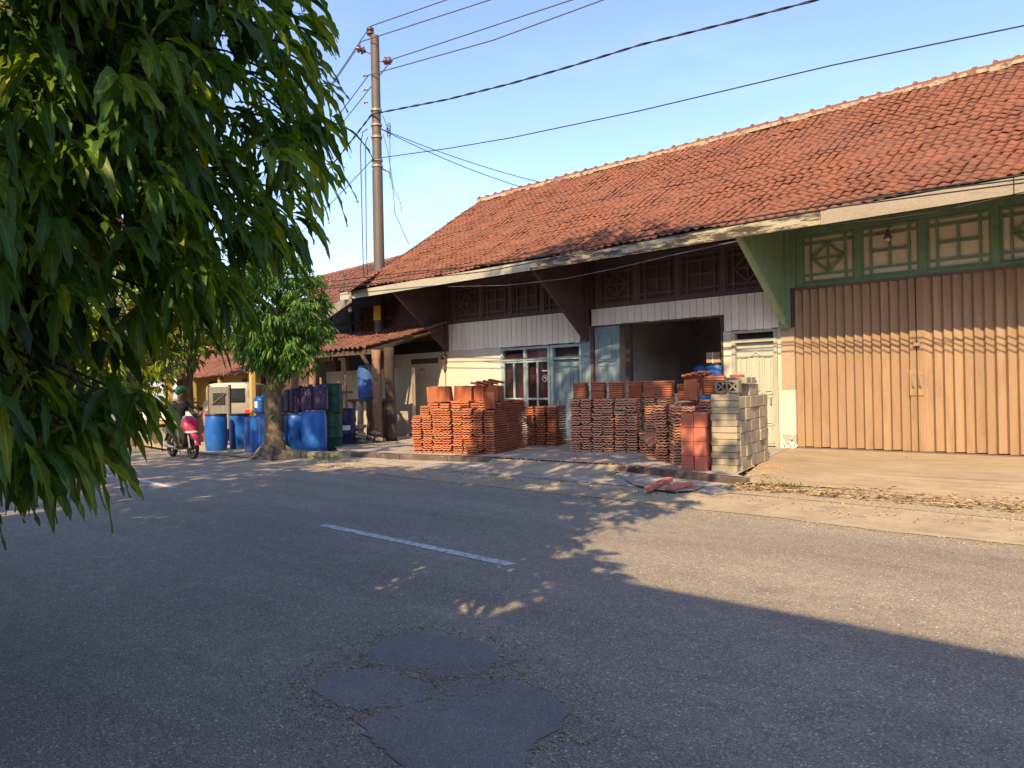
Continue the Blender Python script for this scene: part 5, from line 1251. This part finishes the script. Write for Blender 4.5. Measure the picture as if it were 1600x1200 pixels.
for i in RNG.choice(len(c1), 420, False):
    p = Vector(c1[i]); q = p+(Vector(E1c)-p)*random.uniform(.15, .35)+Vector((0, 0, .05)); m.tube([q, (q+p)/2+Vector((random.gauss(0, .02), random.gauss(0, .02), .03)), p], [.007, .005, .003], 4, caps=False)
m.build('branches', 'barkdark', big, smooth=True)
# small roadside tree --------------------------------
sm = thing('small_tree', (-16.55, 9.25, 0), 'small round tree with drooping leaves standing at the kerb before the drums', 'tree')
m = MB(); sx, sy = -16.55, 9.25
m.tube([(sx, sy, -.03), (sx, sy, .06), (sx+.01, sy, .18), (sx+.02, sy, .38), (sx-.02, sy, .7), (sx+.03, sy, 1.0), (sx+.0, sy+.02, 1.35), (sx+.07, sy, 1.65), (sx+.05, sy, 1.95), (sx+.1, sy, 2.6), (sx+.1, sy, 3.4)], [.50, .42, .29, .225, .205, .19, .20, .175, .185, .16, .10, .05], 16)
for k in range(7):
    a = k*.9+.2; m.tube([(sx+.2*math.cos(a), sy+.2*math.sin(a), .25), (sx+.42*math.cos(a), sy+.42*math.sin(a), .05), (sx+.6*math.cos(a), sy+.6*math.sin(a), -.04)], [.09, .08, .04], 7)
v0 = len(m.v); m.v = [(x+random.gauss(0, .008), y+random.gauss(0, .008), z) for x, y, z in m.v]
m.build('trunk', 'bark', sm, smooth=True)
cs, os_ = ell((sx+.12, sy+.05, 3.3), (1.15, 1.15, 1.32), 760, .5)
ce, oe = ell((sx+.5, sy+.2, 2.55), (.9, .9, .6), 120, .4); cf, of = ell((sx-.25, sy-.2, 3.7), (.75, .75, .7), 120, .4)
cs = np.concatenate([cs, ce, cf]); os_ = np.concatenate([os_, oe, of])
cs = cs+os_*RNG.uniform(-.05, .14, (len(cs), 1))
V_, F_, r_ = clusters(cs, 11, .23, .04, out=os_*.7, nst=5, droop=2.4)
npmesh('crown', 'leafsmall', V_, F_, r_, sm)
tf = np.array([[sx+.27, sy-.16, z+random.uniform(-.1, .1)] for z in (1.55, 1.6, 1.1, 1.05)]); V_, F_, r_ = clusters(tf, 7, .16, .03, nst=5, droop=2.0)
npmesh('trunk_shoots', 'leafsmall', V_, F_, np.clip(r_+.3, 0, 1), sm)
m = MB(); limbs(m, [(sx+.07, sy, random.uniform(1.8, 2.8)) for _ in range(16)], [cs[i] for i in RNG.choice(len(cs), 16, False)], .035, 6, 4); m.build('branches', 'bark', sm, smooth=True)
# trees further off and behind the camera --------------------------------
def tree(loc, h, r, label, mat='leaffar', n=260, lf=(.34, .10), group=None, tr=.16, zc=.62, rz=.42):
    x, y = loc; t_ = thing('roadside_tree', (x, y, 0), label, 'tree', group)
    m = MB(); bx, by = random.uniform(-.3, .3), random.uniform(-.3, .3)
    m.tube([(x, y, -.1), (x, y, .2), (x+bx*.4, y+by*.4, h*.3), (x+bx, y+by, h*.6), (x+bx*1.3, y+by*1.3, h*.9)], [tr*1.6, tr*1.1, tr*.9, tr*.6, tr*.15], 10)
    c, o = ell((x+bx, y+by, h*zc), (r, r, h*rz), n, .45); c2_, o2_ = ell((x+bx+r*.3, y+by-r*.3, h*(zc-.1)), (r*.8, r*.8, h*rz*.7), n//3, .4)
    c = np.concatenate([c, c2_]); o = np.concatenate([o, o2_]); c = c+o*RNG.normal(0, .12, (len(c), 1))*r
    limbs(m, [(x+bx*.5, y+by*.5, h*random.uniform(.25, .55)) for _ in range(12)], [c[i] for i in RNG.choice(len(c), 12, False)], tr*.4, 6, 4)
    m.build('trunk', 'bark', t_, smooth=True)
    V_, F_, r_ = clusters(c, 8, lf[0], lf[1], out=o*.6, nst=4, droop=1.6); npmesh('crown', mat, V_, F_, r_, t_); return t_
GT = 'trees across the road at the left'
tree((-25.0, 9.25), 6.2, 2.1, 'tree with a bare straight trunk beside the low white wall', group=GT, n=320)
p = pt(70, 690, D=29); tree((p.x, p.y), 6.6, 2.6, 'leftmost sunlit tree seen through the hanging leaves', group=GT, tr=.2, n=360, zc=.52, rz=.48)
p = pt(150, 690, D=36); tree((p.x, p.y), 7.2, 2.9, 'yellow green tree behind the bare trunk at the road bend', group=GT, n=360, zc=.5, rz=.5)
p = pt(265, 690, D=40); tree((p.x, p.y), 7.0, 2.7, 'yellow green tree behind the scooter rider', group=GT, n=340)
p = pt(335, 690, D=46); tree((p.x, p.y), 7.4, 2.6, 'tree standing behind the pale metal roof', group=GT, n=320)
p = pt(430, 690, D=45); tree((p.x, p.y), 6.6, 2.6, 'tree behind the small roadside tree crown', group=GT, n=320)
p = pt(10, 700, D=38); tree((p.x, p.y), 8, 3.2, 'tall tree at the far left edge beyond the road', group=GT, n=360)
p = pt(300, 690, D=27); tree((p.x, p.y), 5.6, 1.7, 'small sunlit yellow green tree before the ochre house', group=GT, n=200, tr=.1, zc=.72, rz=.24, lf=(.26, .08))
p = pt(205, 690, D=26); tree((p.x, p.y), 5.2, 1.7, 'small bushy tree left of the scooter rider', group=GT, n=200, tr=.1, zc=.68, rz=.28, lf=(.26, .08))
tree((-11.7, -1.7), 12, 3.2, 'shade tree on the near roadside left of the big tree', mat='leafnear', n=620, lf=(.36, .11), tr=.3)
tree((-16.5, -4.2), 10, 2.8, 'second shade tree further along the near roadside', mat='leafnear', n=430, lf=(.36, .11), tr=.28)
# hedge of shrubs along the left background
for i, (x, y, D) in enumerate([(30, 700, 27), (95, 700, 28), (165, 698, 30), (225, 692, 27.5), (300, 690, 28)]):
    p = pt(x, y, D=D); c, o = ell((p.x, p.y, .55), (1.1, 1.0, .8), 110, .3); c[:, 2] = np.abs(c[:, 2])
    t_ = thing('shrub', (p.x, p.y, 0), ['leftmost', 'second from the left', 'middle', 'fourth from the left', 'rightmost'][i]+' low shrub along the far side of the road', 'shrub', 'shrubs along the far roadside')
    V_, F_, r_ = clusters(c, 8, .2, .07, out=o*.6, nst=4, droop=1.2); npmesh('leaves', 'leaffar', V_, F_, r_, t_)
    m = MB(); limbs(m, [(p.x, p.y, 0)]*6, [c[k] for k in range(6)], .03, 5, 3); m.build('stems', 'bark', t_)

# ================================================================== far left houses, van, walls
hs_ = thing('ochre_house', (-31, 16, 0), 'low ochre house with red tile awning behind the white van', 'house')
m = MB(); m.mm(-37, -27, 15.8, 21, 0, 2.9); m.build('wall', 'yellow', hs_)
m = MB(); tile_roof(m, (-37.6, 14.2, 2.15), (1, 0, 0), 46, [(0, 0, 0), (0, 2.2, 1.0)]); m.build('awning_roof', 'roofold', hs_)
m = MB(); tile_roof(m, (-37.6, 16.2, 3.0), (1, 0, 0), 46, [(0, 0, 0), (0, 2.6, 1.3)]); m.build('roof', 'roofold', hs_)
m = MB(); m.quad((-37.6, 18.8, 4.3), (-26.6, 18.8, 4.3), (-26.6, 21.4, 2.9), (-37.6, 21.4, 2.9)); m.build('rear_roof', 'roofold', hs_)
for x in (-34.5, -32.2, -29.8, -27.4):
    m = MB(); m.mm(x-.08, x+.08, 14.35, 14.51, 0, 2.15); m.build('porch_post', 'yellow', hs_)
m = MB(); m.mm(-33.6, -32.5, 15.74, 15.82, .9, 2.0); w_ = m.build('window', 'wooddark', hs_); m = MB(); m.mm(-33.5, -32.6, 15.72, 15.74, 1.0, 1.9); m.build('pane', 'carglass', w_)
m = MB(); m.mm(-30.6, -29.7, 15.74, 15.82, 0, 2.05); m.build('door', 'wooddark', hs_)
h2 = thing('metal_roof_house', (-36, 22, 0), 'house under a pale corrugated metal roof beyond the ochre house', 'house')
m = MB(); m.mm(-41, -30, 22.5, 27, 0, 3.9); m.build('wall', 'offwhite', h2)
m = MB(); n = 60
vs = []
for i in range(n+1):
    x = -42+12.5*i/n; zz = .03*(i % 2); vs += [(x, 21.6, 3.9+zz), (x, 24.6, 5.1+zz)]
m.add(vs, [(2*i, 2*i+2, 2*i+3, 2*i+1) for i in range(n)]); m.quad((-42, 24.6, 5.1), (-29.5, 24.6, 5.1), (-29.5, 27.8, 3.8), (-42, 27.8, 3.8)); m.build('roof', 'metalroof', h2)
m = MB(); m.mm(-36, -34.8, 22.42, 22.5, 1, 2.3); m.build('window', 'carglass', h2)
h3 = thing('brick_house', (-38, 10, 0), 'orange brick house glimpsed between the leaves beyond the scooter rider', 'house')
m = MB(); m.mm(-42, -35, 8.5, 13.5, 0, 3); m.build('wall', 'orangewall', h3)
m = MB(); tile_roof(m, (-34.4, 7.8, 2.8), (0, 1, 0), 27, [(0, 0, 0), (-3.9, 0, 2.2)]); m.build('roof', 'roofold', h3)
m = MB(); m.mm(-35.02, -34.94, 10.2, 11.2, .9, 2.1); m.build('window', 'carglass', h3)
m = MB(); m.mm(-35.02, -34.94, 11.9, 12.8, 0, 2.1); m.build('door', 'wooddark', h3)
# parked van
vn = thing('parked_van', tuple(pt(378, 690, D=25.8))[:2]+(.02,), 'old cream van parked in the yard behind the blue drums', 'van', rz=R(140))
def vp(m, name, mat, par=None, **k): return m.build(name, mat, par or vn, local=True, **k)
m = MB(); loft(m, [(-1.75, .75, .55, .3), (-1.7, .85, .74, .48), (-.6, .9, .78, .5), (1.3, .85, .78, .48), (1.7, .75, .74, .38), (1.82, .65, .6, .25)], 20, 6); body_ = vp(m, 'body', 'cream', smooth='auto')
m = MB(); loft(m, [(-1.7, 1.32, .62, .2), (-1.6, 1.42, .68, .36), (-.4, 1.46, .70, .36), (.7, 1.44, .68, .34), (1.15, 1.3, .6, .2)], 20, 5); vp(m, 'cabin', 'cream', smooth='auto')
for y in (-.705, .705):
    for xa_, xb_ in ((-1.45, -.6), (-.5, .15), (.22, .72)):
        m = MB(); n = 16; vs = []
        for k in range(n):
            a = 2*math.pi*k/n; c_, s_ = math.cos(a), math.sin(a)
            vs.append(((xa_+xb_)/2+(xb_-xa_)/2*math.copysign(abs(c_)**.5, c_), y, 1.48+.2*math.copysign(abs(s_)**.5, s_)))
        m.prism(vs, (0, .012*(1 if y > 0 else -1), 0)); vp(m, 'side_window', 'carglass')
m = MB(); m.box((-1.70, 0, 1.4), (.06, 1.0, .42), ry=R(8)); vp(m, 'rear_window', 'carglass')
m = MB(); m.box((1.02, 0, 1.42), (.04, 1.1, .36), ry=R(-38)); vp(m, 'windscreen', 'carglass')
for x in (-1.1, 1.15):
    for y in (-.72, .72):
        m = MB(); m.lathe([(.18, -.08), (.27, -.08), (.285, -.05), (.285, .05), (.27, .08), (.18, .08)], (x, y, .285), 22, 'Y'); o = vp(m, 'wheel', 'rubber', smooth='auto'); m = MB(); m.lathe([(.17, -.085), (.17, .085)], (x, y, .285), 18, 'Y'); vp(m, 'rim', 'steel', o)
m = MB(); m.box((-1.8, 0, .45), (.1, 1.4, .14)); vp(m, 'bumper', 'black', bevel=.03)
m = MB(); m.box((1.86, 0, .45), (.1, 1.4, .14)); vp(m, 'bumper', 'black', bevel=.03)
for y in (-.58, .58): m = MB(); m.box((-1.76, y, .85), (.05, .14, .26)); vp(m, 'tail_light', 'bikered', bevel=.01)
t_ = thing('louvred_shutter', tuple(pt(344, 692, D=22.6)), 'pale ribbed panel with a small dark window leaning behind the blue drums', 'panel', rz=R(25))
m = MB()
for k in range(16): m.box((-.32+k*.043, 0, 1.0), (.028, .03, 1.2))
m.box((0, .02, 1.0), (.68, .015, 1.2)); m.build('ribbed_panel', 'cream', t_, local=True)
m = MB(); m.box((.0, -.02, 1.25), (.42, .02, .34)); m.build('opening', 'carglass', t_, local=True)
m = MB(); m.bar((-.22, -.035, 1.1), (.25, -.035, 1.4), .04); m.box((.36, 0, 1.0), (.05, .06, 1.3)); m.box((-.36, 0, 1.0), (.05, .06, 1.3)); m.box((0, 0, .25), (.5, .05, .5)); m.build('support_frame', 'wooddark', t_, local=True)
t_ = thing('low_wall', (-24.6, 9.9, 0), 'low mossy wall with white painted capping behind the scooter', 'wall')
A_, B_ = Vector((-26.2, 8.35, 0)), Vector((-23.55, 10.55, 0)); U_ = (B_-A_).normalized()
m = MB(); m.bar(A_+Vector((0, 0, .24)), B_+Vector((0, 0, .24)), .2, .5); m.build('wall_base', 'mossy', t_)
m = MB(); m.bar(A_+Vector((0, 0, .84)), B_+Vector((0, 0, .84)), .26, .24, ); m.build('capping', 'whiteband', t_)
m = MB(); m.bar(A_+Vector((0, 0, .66)), B_+Vector((0, 0, .66)), .18, .1); m.build('red_stripe', 'terrold', t_)
m = MB()
for k in range(4): p = A_.lerp(B_, .08+.28*k); m = MB(); m.mm(p.x-.12, p.x+.12, p.y-.12, p.y+.12, 0, .72); m.build('wall_pier', 'yellow', t_)
# bundle of stakes, posts behind the drums
t_ = thing('stake_fence', (-19.5, 12.4, 0), 'rough picket fence of thin brown stakes behind the purple barrels', 'fence')
for k in range(20):
    x = -21.4+k*.155+random.uniform(-.03, .03); m = MB(); h = random.uniform(1.55, 1.95); m.tube([(x, 12.6, 0), (x+random.uniform(-.06, .06), 12.6+random.uniform(-.05, .05), h)], [.03, .022], 6); m.build('stake', 'wood', t_)
for z in (.7, 1.45): m = MB(); m.bar((-21.5, 12.55, z), (-18.2, 12.55, z), .05, .07); m.build('rail', 'wooddark', t_)
m = MB(); q = pt(396, 690, D=23.5); m.mm(q.x-.07, q.x+.07, q.y-.07, q.y+.07, 0, 2.3); tag(m.build('yard_post', 'yellow', loc=(q.x, q.y, 0), bevel=.01), 'slim yellow post behind the fence of stakes', 'post')
q = pt(462, 690, D=20.3)
o = rough_post((q.x, q.y, 0), (q.x+.02, q.y, 2.4), .10, 'wood', 'timber_post', None); tag(o, 'sunlit orange brown timber post behind the purple barrels', 'post')
m = MB(); m.mm(-27.5, -22.35, 14.9, 15.0, 0, 2.5); tag(m.build('yard_screen', 'wooddark', loc=(-25, 15, 0)), 'dark board screen closing the yard behind the small tree', 'screen')
q = pt(312, 692, D=24.5); m = MB(); n = 10
m.tube([(q.x, q.y, 0), (q.x+.03, q.y, .4), (q.x, q.y+.04, 1.0)], [.32, .27, .25], 12); tag(m.build('tree_stump', 'wood', smooth='auto', loc=(q.x, q.y, 0)), 'brown tree stump between the scooter and the first blue drum', 'stump')

# ================================================================== the building at the photographer's back
nb = thing('neighbour_building', (2.5, -5, 0), 'plain flat roofed building behind the photographer casting the straight shadow', 'building')
m = MB(); m.mm(-.4, 14, -9, -2.15, 0, 6.0); m.mm(-8.7, -.4, -9, -2.4, 0, 5.05); m.build('wall', 'offwhite', nb)  # lower left wing is unseen, added to block sun from the near road
m = MB(); m.mm(-.5, 14.1, -9.1, -2.05, 5.75, 6.03); m.mm(-8.8, -.5, -9.1, -2.3, 4.85, 5.07); m.build('roof_slab', 'grime', nb)
for x in (-6, -2.5, 1.0, 4.5, 8, 11.5):
    m = MB(); zb = 3.6 if x > 0 else 1.2; yo = 0 if x > 0 else -.25; m.mm(x-.6, x+.6, -2.14+yo, -2.08+yo, zb, zb+1.3); w_ = m.build('window', 'bluefr', nb); m = MB(); m.mm(x-.5, x+.5, -2.08+yo, -2.07+yo, zb+.1, zb+1.2); m.build('pane', 'carglass', w_)
    if x > 0: m = MB(); m.mm(x-.8, x+.8, -2.14, -2.08, 0.05, 2.4); m.build('door', 'doorgrey', nb)

# ================================================================== light, sky, camera
SUN_EL, SUN_AZ = 38.0, 25.0     # azimuth: degrees to the right of straight behind the facade normal
L = Vector((-math.sin(R(SUN_AZ))*math.cos(R(SUN_EL)), math.cos(R(SUN_AZ))*math.cos(R(SUN_EL)), -math.sin(R(SUN_EL))))
sd = bpy.data.lights.new('sun', 'SUN'); sd.energy = 3.9; sd.angle = R(.5); sd.color = (1, .74, .44)
so = bpy.data.objects.new('sun', sd); C.objects.link(so); so.rotation_euler = L.to_track_quat('-Z', 'Y').to_euler(); so.location = (5, -10, 20)
w = bpy.data.worlds.new("World"); S.world = w; w.use_nodes = True; nt = w.node_tree
bg = nt.nodes['Background']; sk = nt.nodes.new('ShaderNodeTexSky'); sk.sky_type = 'NISHITA'; sk.sun_disc = False
sk.sun_elevation = R(SUN_EL); sk.sun_rotation = R(180-SUN_AZ); sk.altitude = 50; sk.air_density = 1.0; sk.dust_density = 1.0; sk.ozone_density = 2.6
tint = mixc(nt, 1.0, sk.outputs[0], (.94, .875, .95), 'MULTIPLY'); 
cv = nt.nodes.new('ShaderNodeTexCoord').outputs['Generated']
cl = ramp(nt, noise(nt, cv, 2.2, 6, .62, (1.0, 1.6, 4.5)), .48, .85)
tint = mixc(nt, 1.0, tint, mixc(nt, cl, (1, 1, 1), (1.30, 1.20, 1.08)), 'MULTIPLY'); nt.links.new(tint, bg.inputs[0]); bg.inputs[1].default_value = .14
S.view_settings.view_transform = 'Standard'; S.view_settings.look = 'None'; S.view_settings.exposure = 1.25; S.view_settings.gamma = 1
cd = bpy.data.cameras.new('camera'); cam = bpy.data.objects.new('camera', cd); C.objects.link(cam); S.camera = cam
cd.sensor_width = 36; cd.lens = 36*FPX/1600; cd.clip_start = .05; cd.clip_end = 1500
mt = Matrix((XC, YC, -FW)).transposed().to_4x4(); mt.translation = CAMP; cam.matrix_world = mt
S.cycles.max_bounces = 6; S.cycles.transparent_max_bounces = 8; S.cycles.use_denoising = True
bpy.context.view_layer.update()
